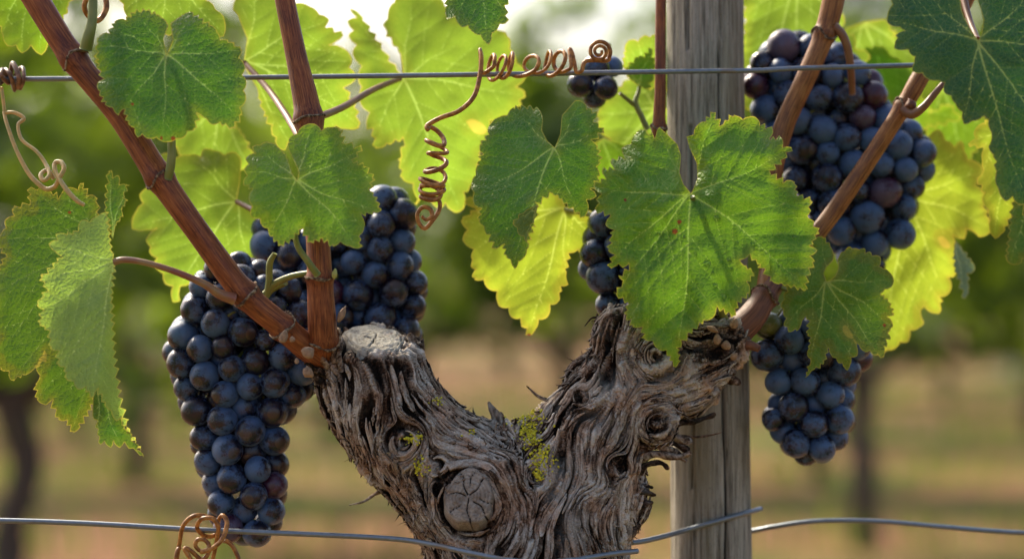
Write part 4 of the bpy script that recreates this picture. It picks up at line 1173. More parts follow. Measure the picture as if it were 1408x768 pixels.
leaf('bright yellow backlit leaf with a red tip, hanging under the folded dark leaf', S8([(345, 362), (330, 300), (250, 260), (150, 280), (60, 330), (40, 345), (75, 365), (30, 400), (50, 430), (35, 460), (70, 490), (60, 520), (70, 580), (100, 580), (110, 605), (140, 615), (145, 660), (175, 665), (180, 690), (205, 700), (235, 752), (255, 730), (265, 700), (290, 695), (300, 655), (325, 650), (335, 600), (355, 595), (350, 550), (360, 500), (385, 490), (395, 510), (420, 500), (450, 470), (460, 420), (430, 380), (380, 360)]),
     S8([(345, 365)])[0], S8([(236, 745), (60, 500), (40, 350), (350, 590), (445, 470)]), .07, 'thin2', [(830, 300, .06, 4), (800, 292, .065, 4), (776, 288, .069, 3.6)], 'stem_pale', tilt=(-.004, -.014), cup=.004, wave=4, tooth=(16, 5), seed=6, smooth=1,
     spots=[(727, 461, 4)])
S4 = lambda p: T(1200, 160, 2.26, p)
leaf('large yellow-green backlit leaf right of the right grape bunch, with a curled grey lobe', S4([(110, 250), (110, 120), (140, 75), (175, 60), (205, 40), (225, 75), (255, 95), (275, 75), (285, 110), (295, 135), (335, 150), (345, 175), (325, 195), (320, 215), (345, 235), (350, 280), (365, 330), (365, 360), (330, 375), (290, 350), (285, 380), (250, 370), (255, 400), (260, 450), (255, 495), (235, 500), (245, 530), (230, 555), (215, 560), (210, 610), (185, 610), (160, 590), (150, 600), (160, 640), (145, 655), (115, 665), (110, 700), (85, 700), (70, 720), (45, 725), (0, 740), (-40, 700), (-60, 600), (-30, 450), (20, 350), (60, 290)]),
     S4([(110, 250)])[0], S4([(360, 340), (225, 550), (40, 720), (205, 50), (340, 175)]), .125, 'thin2', None, tilt=(-.004, -.012), cup=.003, wave=4, tooth=(15, 5), seed=7, smooth=1,
     holes=[S4([(204, 378), (218, 376), (238, 396), (236, 408), (215, 400)])],
     flaps=[dict(mat='grey', out=S4([(258, 385), (285, 415), (308, 450), (318, 475), (300, 490), (299, 540), (282, 570), (266, 510), (252, 470), (250, 425)]), pet=S4([(258, 385)])[0], tips=S4([(282, 565), (312, 475)]), y0=.104, tilt=(.03, -.01), wave=2, tooth=(12, 4), seed=71, smooth=1, label='curled lobe showing its grey-green underside')])
leaf('ragged yellow leaf hanging behind the dark leaf at the right edge', S4([(400, 40), (380, -10), (345, 20), (315, 45), (320, 70), (295, 90), (345, 100), (340, 140), (345, 165), (320, 195), (345, 240), (340, 260), (360, 290), (365, 320), (362, 345), (380, 380), (400, 365), (415, 345), (435, 300), (440, 265), (450, 230), (450, 150), (440, 80)]),
     S4([(400, 40)])[0], S4([(380, 375), (435, 270), (300, 90), (330, 200)]), .07, 'thin2', None, tilt=(.008, -.008), wave=3.2, tooth=(13, 5), seed=8, smooth=1)
leaf('green leaf tip with brown margin at the right edge under the dark leaf', S4([(500, 220), (460, 230), (430, 280), (425, 330), (420, 380), (412, 440), (430, 460), (470, 450), (520, 420), (560, 340), (560, 250)]),
     S4([(500, 220)])[0], S4([(430, 455), (425, 320), (540, 380)]), .05, 'warm', None, tilt=(.006, -.008), wave=4, tooth=(13, 5), seed=9, smooth=1)
S7b = lambda p: T(1000, 0, 2.133, p)
leaf('yellow-green backlit leaf behind the right grape bunch and the tan cane', S7b([(200, -60), (60, -40), (40, -20), (50, 60), (40, 150), (30, 250), (60, 330), (150, 300), (300, 230), (390, 190), (420, 170), (400, 145), (375, 140), (370, 100), (330, 90), (345, 60), (320, 20), (290, -40)]),
     S7b([(200, -60)])[0], S7b([(60, 300), (40, 60), (415, 165), (230, 250)]), .155, 'thin', None, tilt=(0, -.012), wave=3.2, tooth=(18, 5), seed=10, smooth=1)
leaf('small backlit leaf between the right bunch and the dark corner leaf', S7b([(440, 280), (370, 240), (385, 170), (400, 140), (450, 135), (480, 165), (520, 190), (540, 230), (560, 260), (600, 330), (650, 300), (690, 350), (620, 370), (560, 380), (500, 330)]),
     S7b([(440, 280)])[0], S7b([(450, 140), (540, 235), (680, 350), (520, 370)]), .165, 'thing', None, tilt=(0, -.012), wave=3.2, tooth=(16, 5), seed=11, smooth=1)
leaf('yellow-green backlit leaf left of the post, behind the young shoot', [(905, 150), (925, 105), (900, 92), (870, 105), (840, 125), (822, 150), (822, 175), (836, 190), (828, 215), (815, 250), (850, 275), (890, 265), (930, 245), (950, 200), (940, 150)],
     (905, 150), [(825, 160), (818, 248), (895, 262), (870, 108)], .14, 'thin', None, tilt=(0, -.012), wave=4, tooth=(15, 5), seed=12, smooth=1)
leaf('olive leaf filling the top left corner behind the leaning cane', T(0, 0, 5.91, [(300, -300), (620, -120), (620, -30), (560, 20), (545, 70), (550, 110), (515, 125), (510, 175), (470, 260), (390, 360), (340, 450), (250, 370), (180, 435), (130, 370), (60, 375), (20, 280), (10, 220), (-60, 150), (-150, -100), (-100, -250)]),
     T(0, 0, 5.91, [(300, -300)])[0], T(0, 0, 5.91, [(330, 440), (180, 430), (15, 260), (545, 100)]), .05, 'thing', None, tilt=(0, -.014), wave=4, tooth=(18, 5), seed=13, smooth=1)
leaf('green leaf at the top edge behind the dark round leaf', T(0, 0, 2.328, [(520, -80), (400, -60), (370, -20), (395, 15), (410, 60), (440, 100), (500, 120), (560, 110), (620, 125), (680, 110), (715, 118), (718, 60), (690, 30), (665, 0), (640, -60)]),
     T(0, 0, 2.328, [(520, -80)])[0], T(0, 0, 2.328, [(400, 40), (520, 118), (712, 112)]), .045, 'thin', None, tilt=(0, -.014), wave=4, tooth=(18, 5), seed=14, smooth=1)
leaf('pale green leaf between the dark round leaf and the upright cane', [(300, 150), (245, 150), (232, 180), (240, 205), (262, 225), (290, 232), (322, 228), (346, 240), (350, 215), (338, 190), (320, 165)],
     (300, 150), [(240, 200), (290, 230), (346, 236)], .13, 'thin', None, tilt=(0, -.012), wave=4, tooth=(14, 4), seed=15, smooth=1)
leaf('dim green leaf behind the coiled small bunch left of the post', [(830, 190), (800, 205), (806, 240), (822, 262), (850, 262), (872, 250), (880, 225), (860, 200)], (830, 190), [(808, 240), (850, 260), (876, 232)], .12, 'thing', None, tilt=(0, -.012), wave=4, tooth=(12, 4), seed=16, smooth=1)

leaf('yellow-green backlit leaf above the wire, right of the thick tan cane', [(1190, 30), (1160, 40), (1150, 66), (1162, 80), (1158, 104), (1180, 118), (1188, 140), (1214, 136), (1226, 150), (1246, 134), (1262, 140), (1268, 112), (1284, 96), (1262, 78), (1258, 52), (1232, 48), (1218, 26)],
     (1190, 30), [(1160, 100), (1228, 146), (1280, 96), (1160, 60)], .175, 'thin', None, tilt=(0, -.012), wave=3, tooth=(15, 5), seed=19, smooth=1)
leaf('shaded green leaf between the stub on the slim cane and the yellow right leaf', [(1300, 120), (1270, 140), (1262, 168), (1278, 190), (1284, 214), (1310, 210), (1330, 226), (1346, 200), (1366, 190), (1356, 160), (1340, 130)],
     (1300, 120), [(1270, 180), (1328, 222), (1362, 188)], .19, 'thing', None, tilt=(0, -.012), wave=3, tooth=(14, 5), seed=32, smooth=1)
# -- young shoot left of the post
S2 = lambda p: T(780, 30, 3.491, p)
leaf('small crinkled young leaf left of the post, above the young shoot', S2([(345, 305), (300, 285), (265, 195), (275, 140), (290, 95), (320, 85), (340, 95), (370, 65), (395, 75), (420, 60), (450, 90), (460, 180), (450, 260), (400, 335), (370, 312)]), S2([(345, 305)])[0], S2([(270, 150), (340, 95), (420, 65), (450, 200)]), .085, 'thin',
     [(890, 178, .082, 4.5), (882, 160, .082, 4.2), (874, 142, .082, 4), (878, 126, .084, 3), (880, 116, .086, 2.4)], 'stem', tilt=(0, -.006), wave=4, tooth=(11, 4), seed=17, smooth=1, step=2.0,
     flaps=[dict(mat='front', out=S2([(340, 308), (290, 270), (280, 215), (340, 165), (365, 165), (400, 120), (425, 200), (420, 262), (390, 330)]), pet=S2([(340, 308)])[0], tips=S2([(300, 220), (400, 130)]), y0=.080, tilt=(0, -.004), wave=3, tooth=(11, 4), seed=18, smooth=1, step=2.0)])
stem('side_shoot', [(872, 144, .0815, 3.6), (864, 138, .078, 3), (852, 128, .074, 2.6)], M['stem'], VINE)

# -- in front ------------------------------------------------------------------------
S1 = lambda p: T(0, 0, 2.328, p)
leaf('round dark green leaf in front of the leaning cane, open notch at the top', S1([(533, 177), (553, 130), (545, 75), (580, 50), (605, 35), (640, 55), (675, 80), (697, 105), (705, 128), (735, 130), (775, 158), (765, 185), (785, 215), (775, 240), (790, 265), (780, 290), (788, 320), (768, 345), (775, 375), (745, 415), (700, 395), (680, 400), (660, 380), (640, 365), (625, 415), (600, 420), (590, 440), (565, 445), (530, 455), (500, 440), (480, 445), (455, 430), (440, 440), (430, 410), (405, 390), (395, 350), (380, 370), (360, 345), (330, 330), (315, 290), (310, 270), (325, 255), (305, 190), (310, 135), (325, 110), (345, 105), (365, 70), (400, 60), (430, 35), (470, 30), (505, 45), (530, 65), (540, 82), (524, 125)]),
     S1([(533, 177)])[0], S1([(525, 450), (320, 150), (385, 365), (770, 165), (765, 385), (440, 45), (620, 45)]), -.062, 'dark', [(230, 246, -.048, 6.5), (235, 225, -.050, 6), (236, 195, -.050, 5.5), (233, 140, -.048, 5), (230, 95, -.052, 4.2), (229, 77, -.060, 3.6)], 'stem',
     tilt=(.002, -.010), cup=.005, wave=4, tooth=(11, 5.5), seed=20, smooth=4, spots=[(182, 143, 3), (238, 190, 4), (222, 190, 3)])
leaf('small fresh green leaf in front of the upright cane, above the left bunch', S3([(200, 560), (185, 540), (165, 480), (130, 445), (105, 440), (85, 450), (60, 455), (70, 475), (40, 490), (50, 510), (35, 525), (45, 545), (30, 570), (60, 590), (50, 610), (60, 640), (55, 670), (85, 680), (90, 700), (110, 710), (120, 740), (150, 765), (185, 745), (212, 715), (240, 755), (275, 745), (310, 765), (335, 750), (365, 765), (400, 770), (395, 730), (410, 700), (400, 670), (440, 660), (462, 655), (450, 620), (430, 590), (440, 550), (410, 510), (375, 500), (405, 460), (350, 440), (335, 400), (300, 395), (275, 405), (255, 385), (220, 390), (200, 415), (175, 430), (170, 460), (195, 510), (205, 535)]),
     S3([(200, 560)])[0], S3([(390, 765), (120, 735), (40, 530), (400, 470), (250, 395), (450, 650), (75, 455)]), -.066, 'front2', [(437, 378, -.048, 5), (424, 360, -.052, 4.6), (408, 334, -.053, 4), (404, 290, -.052, 3.6), (406, 252, -.062, 3.2)], 'stem',
     tilt=(.002, -.014), cup=.006, wave=4, tooth=(11, 5.5), seed=21, smooth=4)
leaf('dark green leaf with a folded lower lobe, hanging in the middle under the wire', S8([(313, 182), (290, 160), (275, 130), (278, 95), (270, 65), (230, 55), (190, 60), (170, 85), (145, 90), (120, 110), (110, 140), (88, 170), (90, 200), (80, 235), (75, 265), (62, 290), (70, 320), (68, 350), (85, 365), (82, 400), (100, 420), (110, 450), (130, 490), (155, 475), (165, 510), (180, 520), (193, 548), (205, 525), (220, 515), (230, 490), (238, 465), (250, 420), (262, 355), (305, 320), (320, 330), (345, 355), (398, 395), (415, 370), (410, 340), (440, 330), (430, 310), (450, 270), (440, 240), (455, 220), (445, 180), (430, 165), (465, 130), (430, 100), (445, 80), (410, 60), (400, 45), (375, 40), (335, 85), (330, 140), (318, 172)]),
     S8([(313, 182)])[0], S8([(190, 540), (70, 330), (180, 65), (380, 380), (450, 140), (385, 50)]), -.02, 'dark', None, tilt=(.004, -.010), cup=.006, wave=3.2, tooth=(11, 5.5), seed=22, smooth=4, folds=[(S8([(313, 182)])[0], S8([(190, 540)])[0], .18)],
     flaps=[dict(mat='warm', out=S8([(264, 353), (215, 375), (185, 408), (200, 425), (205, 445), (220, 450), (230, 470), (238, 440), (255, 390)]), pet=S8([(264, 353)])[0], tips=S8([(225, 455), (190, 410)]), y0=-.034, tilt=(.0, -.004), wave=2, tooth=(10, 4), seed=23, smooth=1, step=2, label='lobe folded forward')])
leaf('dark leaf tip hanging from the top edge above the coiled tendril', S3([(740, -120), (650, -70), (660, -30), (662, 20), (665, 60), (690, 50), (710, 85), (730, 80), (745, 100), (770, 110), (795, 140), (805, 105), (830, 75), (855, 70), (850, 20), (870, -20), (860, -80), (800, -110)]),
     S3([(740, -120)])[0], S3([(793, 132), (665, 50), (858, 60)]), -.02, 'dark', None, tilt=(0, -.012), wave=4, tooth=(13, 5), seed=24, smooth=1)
S6 = lambda p: T(800, 120, 1.919, p)
BIG = leaf('largest bright green leaf with water drops, covering the right arm of the trunk', S6([(288, 280), (268, 255), (258, 225), (262, 180), (252, 150), (232, 130), (205, 105), (195, 130), (160, 110), (140, 125), (130, 150), (105, 160), (112, 182), (75, 192), (85, 212), (52, 215), (62, 238), (30, 255), (45, 280), (35, 328), (75, 340), (62, 362), (80, 375), (68, 428), (82, 440), (68, 475), (130, 470), (98, 500), (112, 512), (85, 545), (120, 570), (113, 600), (132, 630), (155, 633), (163, 664), (187, 668), (200, 690), (220, 695), (246, 740), (257, 722), (255, 690), (285, 650), (325, 615), (347, 607), (355, 583), (402, 606), (415, 570), (442, 545), (440, 515), (458, 490), (430, 470), (417, 455), (440, 445), (470, 470), (500, 510), (525, 520), (592, 537), (598, 500), (615, 460), (602, 445), (622, 430), (604, 420), (627, 380), (600, 340), (607, 295), (570, 282), (563, 250), (535, 245), (500, 225), (530, 195), (557, 160), (530, 158), (527, 130), (495, 135), (507, 110), (470, 95), (457, 78), (440, 78), (425, 85), (407, 75), (395, 72), (370, 97), (345, 63), (322, 90), (302, 103), (295, 125), (276, 130), (284, 160), (303, 200), (305, 240), (293, 270)]),
     S6([(288, 280)])[0], S6([(250, 735), (70, 470), (590, 532), (555, 162), (38, 262), (350, 72), (200, 118), (92, 545)]), -.052, 'front', [(1000, 452, .006, 6), (985, 400, -.02, 5.5), (965, 330, -.034, 4.5), (951, 270, -.050, 4)], 'stem',
     tilt=(.001, -.010), cup=.006, wave=8, quilt=1.8, tooth=(11, 5), seed=25, smooth=6, vw=1.1, spots=[(928, 318, 5), (934, 305, 4), (860, 275, 3)])
S5 = lambda p: T(1050, 310, 3.655, p)
leaf('small dark green lobed leaf with a red speck, over the lower right bunch', S5([(317, 280), (303, 240), (315, 210), (350, 175), (355, 150), (340, 100), (300, 55), (250, 65), (240, 110), (230, 180), (200, 250), (160, 300), (115, 295), (120, 330), (100, 345), (105, 370), (85, 405), (100, 420), (100, 450), (115, 465), (100, 500), (120, 510), (125, 535), (160, 520), (165, 530), (190, 495), (212, 455), (222, 480), (218, 545), (232, 560), (225, 620), (218, 650), (235, 670), (225, 710), (210, 762), (240, 730), (265, 710), (275, 720), (310, 680), (328, 615), (345, 660), (365, 665), (375, 690), (395, 690), (420, 728), (435, 700), (440, 660), (470, 655), (470, 610), (455, 575), (480, 600), (500, 630), (530, 635), (600, 665), (610, 625), (605, 605), (620, 610), (615, 570), (640, 570), (625, 540), (640, 515), (650, 510), (645, 480), (620, 455), (655, 450), (655, 430), (630, 375), (590, 340), (610, 320), (640, 310), (655, 275), (630, 230), (600, 215), (580, 205), (590, 175), (585, 155), (545, 150), (535, 130), (510, 140), (510, 115), (480, 120), (445, 115), (430, 105), (405, 130), (388, 135), (372, 170), (375, 215), (360, 250), (335, 272)]),
     S5([(317, 280)])[0], S5([(590, 655), (230, 720), (110, 490), (640, 280), (430, 115), (290, 70), (640, 500)]), .012, 'warm', [(1066, 392, .024, 3.4), (1090, 400, .016, 3.2), (1115, 396, .016, 3), (1136, 387, .0135, 2.6)], 'stem', tilt=(.0, -.010), cup=.004, wave=3.5, tooth=(10, 4), seed=26, smooth=5, step=2.1,
     holes=[S5([(400, 510), (412, 504), (435, 535), (446, 562), (425, 556), (404, 535)])], spots=[(1216, 447, 3.2)])
# dark leaf, top right corner
SR = lambda p: T(1200, 0, 3.072, p)
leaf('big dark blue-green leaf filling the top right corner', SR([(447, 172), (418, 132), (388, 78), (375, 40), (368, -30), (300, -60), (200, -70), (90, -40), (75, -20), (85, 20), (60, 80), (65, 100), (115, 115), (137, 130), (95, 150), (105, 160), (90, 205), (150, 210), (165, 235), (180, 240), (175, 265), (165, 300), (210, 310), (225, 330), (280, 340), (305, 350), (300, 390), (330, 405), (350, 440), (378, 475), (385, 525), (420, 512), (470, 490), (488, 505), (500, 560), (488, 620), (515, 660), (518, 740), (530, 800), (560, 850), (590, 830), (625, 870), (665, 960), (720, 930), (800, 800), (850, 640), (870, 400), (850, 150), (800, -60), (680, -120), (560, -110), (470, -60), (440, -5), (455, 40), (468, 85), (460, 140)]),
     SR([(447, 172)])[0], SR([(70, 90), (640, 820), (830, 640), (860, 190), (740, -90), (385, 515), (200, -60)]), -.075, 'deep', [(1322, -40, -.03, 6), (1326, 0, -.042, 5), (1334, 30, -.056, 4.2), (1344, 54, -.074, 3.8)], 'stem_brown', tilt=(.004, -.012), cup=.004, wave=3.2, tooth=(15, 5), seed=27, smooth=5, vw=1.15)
# left side: big leaf and folded leaf
SA = lambda p: T(0, 220, 1.827, p)
leaf('big green leaf at the left edge, behind the folded leaf', SA([(262, 190), (252, 150), (243, 95), (225, 85), (205, 55), (195, 75), (172, 68), (150, 90), (115, 70), (70, 70), (72, 105), (30, 120), (35, 140), (12, 150), (15, 170), (0, 190), (-8, 215), (12, 240), (-5, 270), (-30, 300), (-20, 340), (-30, 400), (-15, 440), (-25, 480), (0, 525), (22, 530), (28, 555), (60, 540), (85, 525), (100, 500), (112, 480), (120, 492), (90, 520), (100, 540), (85, 565), (92, 600), (115, 615), (125, 605), (145, 650), (165, 655), (182, 685), (205, 665), (225, 630), (240, 600), (262, 480), (275, 300)]),
     SA([(262, 190)])[0], SA([(75, 75), (0, 200), (-20, 330), (0, 480), (182, 680), (205, 60), (40, 545)]), -.022, 'warm', None, tilt=(.004, -.006), cup=.003, wave=3.2, tooth=(12, 5.5), seed=28, smooth=1, spots=[(96, 292, 3)])
leaf('folded leaf at the left showing its pale underside, on a red stalk', SA([(288, 256), (282, 235), (275, 185), (270, 130), (245, 140), (225, 155), (205, 150), (195, 175), (165, 185), (140, 185), (145, 200), (122, 210), (140, 232), (152, 240), (130, 265), (100, 295), (115, 325), (92, 362), (103, 375), (97, 410), (120, 430), (125, 470), (140, 480), (145, 515), (160, 520), (165, 550), (185, 555), (195, 575), (212, 572), (232, 598), (241, 576), (262, 612), (280, 630), (292, 655), (300, 650), (325, 690), (362, 745), (322, 675), (302, 600), (287, 480), (282, 340), (290, 268)]),
     SA([(288, 256)])[0], SA([(236, 590), (125, 212), (105, 300), (345, 720), (100, 380)]), -.058, 'under', [(322, 411, -.050, 8), (302, 404, -.054, 6.5), (280, 390, -.058, 5), (240, 373, -.062, 4.3), (200, 361, -.062, 4), (172, 357, -.060, 4.2), (157, 360, -.058, 4.6)], 'stem_red', tilt=(.010, -.006), cup=.002, wave=3, tooth=(11, 5), seed=29, smooth=1,
     folds=[(SA([(240, 590)])[0], SA([(290, 250)])[0], .55)], edgecurl=0,
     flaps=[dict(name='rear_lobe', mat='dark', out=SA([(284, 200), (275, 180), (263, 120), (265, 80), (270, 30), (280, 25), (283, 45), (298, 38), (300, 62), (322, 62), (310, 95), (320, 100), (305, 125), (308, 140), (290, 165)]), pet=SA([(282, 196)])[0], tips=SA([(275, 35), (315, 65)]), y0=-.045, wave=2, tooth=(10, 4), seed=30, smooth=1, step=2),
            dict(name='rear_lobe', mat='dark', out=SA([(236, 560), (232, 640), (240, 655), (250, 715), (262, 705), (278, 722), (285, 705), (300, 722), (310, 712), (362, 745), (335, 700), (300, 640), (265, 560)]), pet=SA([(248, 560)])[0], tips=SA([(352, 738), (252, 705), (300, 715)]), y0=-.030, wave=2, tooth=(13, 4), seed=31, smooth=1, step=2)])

# water drops on the largest leaf
def mat_drop():
    t = NT('water'); return t.done(t.principled((.9, .95, .9), .03, None, .5, Transmission_Weight=1.0, IOR=1.33))
M['water'] = mat_drop()
def surf_y(o, px, py):
    """depth of a blade under a photo pixel"""
    me = o.data; v = np.zeros(len(me.vertices) * 3); me.vertices.foreach_get('co', v); v = v.reshape(-1, 3)
    off = np.array(o.parent.location + o.location); v = v + off
    k = K0 * (CD + v[:, 1]) / CD
    a = v[:, 0] / k + 704; b = 384 - (v[:, 2] - ZC) / k
    return v[np.argmin((a - px) ** 2 + (b - py) ** 2), 1]
bo = BIG.children[0]
for k, (zx, zy, r) in enumerate([(330, 465, 10), (350, 522, 8), (372, 552, 9), (388, 455, 7), (355, 345, 8), (450, 415, 6), (560, 395, 6), (205, 385, 6), (270, 395, 5), (410, 410, 5), (345, 490, 5), (395, 480, 5), (300, 440, 4), (520, 470, 5)]):
    px, py = 800 + zx / 1.919, 120 + zy / 1.919
    bm = bmesh.new(); bmesh.ops.create_uvsphere(bm, u_segments=20, v_segments=12, radius=1)
    V = np.array([v.co for v in bm.verts]); F = [tuple(v.index for v in f.verts) for f in bm.faces]; bm.free()
    rr = r / 1.919 * K0 * 1.0
    V = V * np.array([rr * 1.1, rr * .65, rr]) + np.array(P(px, py, surf_y(bo, px, py) - rr * .12))
    child(mesh_obj('water_drop', V, F, M['water']), BIG)
# ------------------------------------------------------------------ grape bunches, berry by berry
def mat_grape(name, skin, skin2, bloom, bl=1.0):
    t = NT(name); c = t.gen; oi = t.n('ObjectInfo'); rnd = oi.outputs['Random']
    w = t.math('MULTIPLY', rnd, 37.0)
    n1 = t.noise(c, 1.15, 3, .6, '4D', w); n2 = t.noise(c, 4.5, 4, .65, '4D', w); n3 = t.noise(c, 22, 3, .7, '4D', w); n4 = t.noise(c, 60, 2, .6, '4D', w)
    sx = t.n('SeparateXYZ'); t.l(c, sx.inputs[0]); zz = sx.outputs['Z']
    k = t.math('ADD', t.math('MULTIPLY', n1, .50), t.math('MULTIPLY', n2, .38)); k = t.math('ADD', k, t.math('MULTIPLY', n3, .22))
    k = t.math('SUBTRACT', k, t.math('MULTIPLY', t.mr(zz, .35, 1.0, 0, 1), .13))      # bloom is rubbed off round the tip of the berry
    k = t.math('ADD', k, t.math('MULTIPLY', t.math('SUBTRACT', rnd, .5), .16))
    m = t.mr(k, .445, .62, 0.02, 1.0)
    m = t.math('MULTIPLY', m, t.mr(n4, .25, .62, .78, 1.0))
    m = t.math('MULTIPLY', m, bl)
    sk = t.mix(t.mr(n1, .3, .7), skin, skin2)
    col = t.mix(m, sk, t.mix(t.mr(n2, .3, .7), bloom, tuple(x * .72 for x in bloom)))
    tip = t.mr(zz, .965, .992, 0, 1)
    col = t.mix(t.math('MULTIPLY', tip, .8), col, (.05, .03, .02))
    r = t.mr(m, 0, .9, .20, .46)
    return t.done(t.principled(col, r, t.bump(t.math('ADD', n3, t.math('MULTIPLY', m, .6)), .12, .02), .5, Sheen_Weight=t.math('MULTIPLY', m, .12), Sheen_Roughness=.5))
GM = [mat_grape('grape_blue_black', (.005, .004, .009), (.013, .006, .016), (.046, .108, .235)),
      mat_grape('grape_purple', (.030, .006, .018), (.055, .010, .024), (.090, .085, .150), .75),
      mat_grape('grape_green', (.10, .12, .022), (.16, .16, .03), (.13, .16, .10), .6)]
def berry_mesh(mi, v):
    bm = bmesh.new(); bmesh.ops.create_uvsphere(bm, u_segments=32, v_segments=20, radius=1)
    V = np.array([x.co for x in bm.verts]); F = [tuple(q.index for q in f.verts) for f in bm.faces]; bm.free()
    V = V * (1 + .022 * vnoise(V * 1.1 + v * 5, v))[:, None]
    V[:, 2] *= (1.05, 1.0, 1.08)[v]
    # a shallow dimple with the tiny scar at the tip
    d = np.hypot(V[:, 0], V[:, 1]); top = V[:, 2] > 0
    V[top, 2] -= .035 * np.exp(-(d[top] / .10) ** 2)
    me = bpy.data.meshes.new('grape'); me.from_pydata([tuple(x) for x in V], [], F)
    me.polygons.foreach_set('use_smooth', [True] * len(me.polygons)); me.materials.append(GM[mi]); return me
GRAPES = [[berry_mesh(m, v) for v in range(3)] for m in range(3)]

def pack(outline, yc, depth, n, rpx, seed, fixed=(), its=260):
    """relax n berries inside the outline (pixels); returns px, py, y(px units), r"""
    r = np.random.default_rng(seed); out = np.array(outline, float)
    x0, y0, x1, y1 = out[:, 0].min(), out[:, 1].min(), out[:, 0].max(), out[:, 1].max()
    P_ = []
    while len(P_) < n:
        c = np.stack([r.uniform(x0, x1, 400), r.uniform(y0, y1, 400)], 1); c = c[inside(out, c)]
        P_ += list(c)
    X = np.zeros((n, 3)); X[:, [0, 2]] = np.array(P_)[r.permutation(len(P_))[:n]]; X[:, 1] = r.uniform(-depth, depth, n)
    rad = rpx * np.clip(r.normal(1, .085, n), .74, 1.16)
    A, B = out, np.roll(out, -1, 0)
    ctr = out.mean(0)
    for it in range(its):
        d = X[:, None] - X[None]; L = np.linalg.norm(d, axis=2) + np.eye(n) * 1e9
        ov = np.clip((rad[:, None] + rad[None]) * .94 - L, 0, None)
        X = X + (d / L[..., None] * ov[..., None]).sum(1) * .42
        # stay inside the outline by one radius, rounder in depth near its edge
        de, bi, bt = segdist(X[:, [0, 2]], A, B)
        cp = A[bi] + (B[bi] - A[bi]) * bt[:, None]
        ins = inside(out, X[:, [0, 2]])
        v = cp - X[:, [0, 2]]; v /= np.linalg.norm(v, axis=1)[:, None] + 1e-6
        need = np.where(ins, np.clip(rad - de, 0, None), -(de + rad))
        X[:, [0, 2]] -= v * need[:, None] * .5
        lim = depth * np.sqrt(np.clip(1 - (1 - np.clip(np.where(ins, de, 0) / (depth * 1.1), 0, 1)) ** 2, .03, 1))
        over = np.abs(X[:, 1]) - np.maximum(lim - rad * .4, 2)
        X[:, 1] -= np.sign(X[:, 1]) * np.clip(over, 0, None) * .5
        X[:, 1] -= .25 * (1 - it / its)                     # drawn gently towards the front
    return X, rad

def bunch(label, outline, yc, depth, n, rpx, seed, peduncle, top, keep=100, reds=(), green=(), tail=None):
    X, rad = pack(outline, yc, depth, n, rpx, seed)
    r = np.random.default_rng(seed + 99)
    # berries that others hide completely (deep inside or at the back) are left out past 'keep'
    if len(X) > keep:
        score = X[:, 1].copy()
        order = np.argsort(score)[:keep]; X, rad = X[order], rad[order]
    t = thing('grape_bunch', label, 'grapes', P(top[0], top[1], yc), 'grape bunches')
    base = t.location.copy()
    axis = np.array([[np.interp(y, *zip(*tail)) if tail else np.mean(np.array(outline)[:, 0]), y] for y in X[:, 2]])
    for k in range(len(X)):
        px, py = X[k, 0], X[k, 2]; y = yc + X[k, 1] * K0
        mi = 0
        if any(math.hypot(px - a, py - b) < s for a, b, s in reds): mi = 1
        elif r.random() < .03: mi = 1
        if any(math.hypot(px - a, py - b) < s for a, b, s in green): mi = 2
        o = bpy.data.objects.new('grape', GRAPES[mi][int(r.random() * 3)]); COL.objects.link(o); o.parent = t
        o.location = P(px, py, y) - base
        s = rad[k] * K0 * (CD + y) / CD
        o.scale = (s * r.uniform(.95, 1.04), s * r.uniform(.95, 1.04), s * r.uniform(.96, 1.05))
        out = Vector((px - axis[k][0], X[k, 1] - 14, -(py - axis[k][1]) - 8)).normalized() + Vector(r.normal(0, .35, 3))
        qn = out.to_track_quat('Z', 'Y') @ Matrix.Rotation(r.uniform(0, 6.28), 3, 'Z').to_quaternion()
        o.rotation_euler = qn.to_euler()
    # rachis with short pedicels
    g = []
    a = spline([(x, y, yc + .004, 4.2 - 2.4 * i / max(1, len(peduncle) - 1)) if len(p) == 2 else p for i, (p, (x, y)) in enumerate(zip(peduncle, [(p[0], p[1]) for p in peduncle]))], 8)
    path = np.array([P(x, y, d) for x, y, d, _ in a]); v, f, c = tube_geo(path, a[:, 3] * K0, 9); g.append((v, f, {'uv3': c}))
    for k in range(len(X)):
        b = np.array(P(X[k, 0], X[k, 2], yc + X[k, 1] * K0)); j = np.argmin(np.linalg.norm(path - b - np.array([0, 0, .012]), axis=1))
        if np.linalg.norm(path[j] - b) > .05: continue
        m_ = (path[j] + b) / 2 + np.array([0, 0, .003]); v, f, c = tube_geo(spline([path[j], m_, b], 4), np.linspace(.0011, .0009, 9), 6); g.append((v, f, {'uv3': c}))
    v, f, A = merge(g); child(mesh_obj('bunch_stem', v, f, M['stem'], None, True, A), t)
    return t

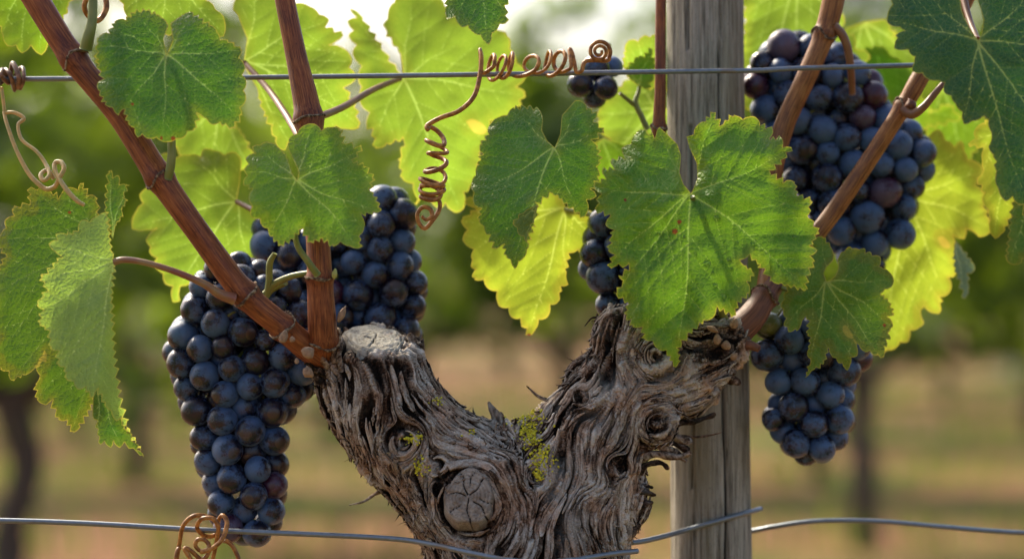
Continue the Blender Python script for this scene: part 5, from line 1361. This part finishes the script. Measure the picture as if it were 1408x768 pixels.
bunch('long tapering blue-black grape bunch hanging left of the trunk down to the lower wire',
      [(262, 385), (290, 352), (330, 345), (372, 362), (410, 385), (432, 430), (440, 490), (430, 545), (408, 560), (398, 600), (396, 650), (394, 700), (384, 735), (360, 754), (332, 748), (300, 744), (286, 715), (284, 680), (268, 640), (262, 600), (246, 560), (234, 515), (222, 488), (232, 455), (248, 425)],
      .036, 62, 165, 19.7, 5, [(392, 388, -.012, 5), (370, 402, .0, 4.5), (352, 440, .03, 4), (345, 520, .036, 3.5), (345, 620, .036, 3), (342, 720, .036, 2)], (370, 400), reds=((300, 735, 26), (368, 668, 14)), tail=[(350, 345), (440, 330), (560, 335), (640, 335), (750, 345)])
bunch('blue-black grape bunch behind the upright cane and the sawn left arm',
      [(345, 312), (360, 296), (400, 300), (440, 320), (470, 300), (505, 262), (530, 252), (556, 262), (574, 290), (570, 330), (586, 370), (588, 410), (578, 450), (584, 480), (572, 510), (545, 545), (500, 590), (470, 600), (442, 575), (440, 520), (420, 470), (400, 420), (370, 380), (345, 345)],
      .082, 50, 130, 19.4, 6, [(470, 300, .07, 5), (480, 380, .082, 4), (490, 460, .082, 3.5), (480, 560, .082, 2.5)], (470, 300), tail=[(470, 250), (490, 400), (490, 600)])
bunch('broad blue-black grape bunch right of the post, crossed by two tan canes',
      [(1018, 112), (1040, 70), (1070, 42), (1100, 42), (1130, 50), (1160, 62), (1180, 80), (1215, 105), (1222, 140), (1262, 170), (1288, 205), (1284, 240), (1262, 275), (1256, 335), (1225, 345), (1212, 380), (1180, 382), (1150, 360), (1120, 330), (1098, 290), (1075, 245), (1050, 190), (1030, 145)],
      .112, 58, 155, 19.9, 8, [(1170, 120, .09, 5.5), (1168, 160, .10, 5), (1165, 230, .11, 4), (1170, 340, .11, 3)], (1168, 130), reds=((1035, 112, 26), (1200, 122, 24), (1080, 55, 16), (1190, 150, 14)), green=((1184, 128, 11),), tail=[(1110, 40), (1160, 200), (1180, 380)])
bunch('smaller grape bunch below the lobed leaf at the right, with one unripe green berry',
      [(1038, 440), (1060, 425), (1100, 420), (1150, 430), (1196, 470), (1200, 500), (1176, 525), (1174, 590), (1160, 615), (1136, 636), (1105, 640), (1072, 618), (1048, 578), (1060, 540), (1040, 515), (1034, 490)],
      .060, 40, 50, 19.4, 11, [(1100, 410, .05, 5), (1108, 470, .055, 4), (1115, 540, .055, 3.6), (1112, 600, .055, 2.4)], (1100, 420), reds=((1040, 448, 22),), green=((1068, 455, 16),), tail=[(1105, 400), (1115, 640)])
bunch('dark grape bunch half hidden behind the left edge of the largest leaf',
      [(800, 330), (815, 290), (845, 280), (890, 290), (930, 330), (930, 400), (900, 440), (850, 440), (822, 432), (818, 400), (796, 375)],
      .060, 42, 34, 19.8, 12, [(860, 280, .06, 5), (862, 360, .06, 4), (860, 420, .06, 3)], (860, 280), tail=[(860, 280), (860, 440)])
def small_bunch():
    t = thing('grape_bunch', 'tiny bunch of five blue grapes under the spiral end of the tendril', 'grapes', P(815, 90, .075), 'grape bunches')
    for k, (x, y, d, r) in enumerate([(798, 116, .068, 18.5), (833, 121, .066, 17), (820, 94, .074, 18.5), (818, 133, .080, 16.5), (842, 92, .084, 15)]):
        o = bpy.data.objects.new('grape', GRAPES[0][k % 3]); COL.objects.link(o); o.parent = t
        o.location = P(x, y, d) - t.location; o.scale = (r * K0 * 1.045,) * 3; o.rotation_euler = (1.5 + .4 * k, .3 * k, k)
    stem('bunch_stem', [(838, 60, .09, 2.5), (832, 85, .088, 2.5), (822, 108, .082, 2.2), (818, 125, .08, 1.6)], M['stem'], t)
small_bunch()
stem('side_shoot', [(367, 408, -.018, 4.5), (370, 385, -.020, 4.6), (371, 362, -.022, 4.6), (378, 348, -.024, 3.4)], M['stem'], VINE)
stem('side_shoot', [(364, 404, -.018, 4.5), (378, 390, -.020, 4.6), (400, 380, -.026, 4.4), (425, 375, -.032, 4)], M['stem'], VINE)
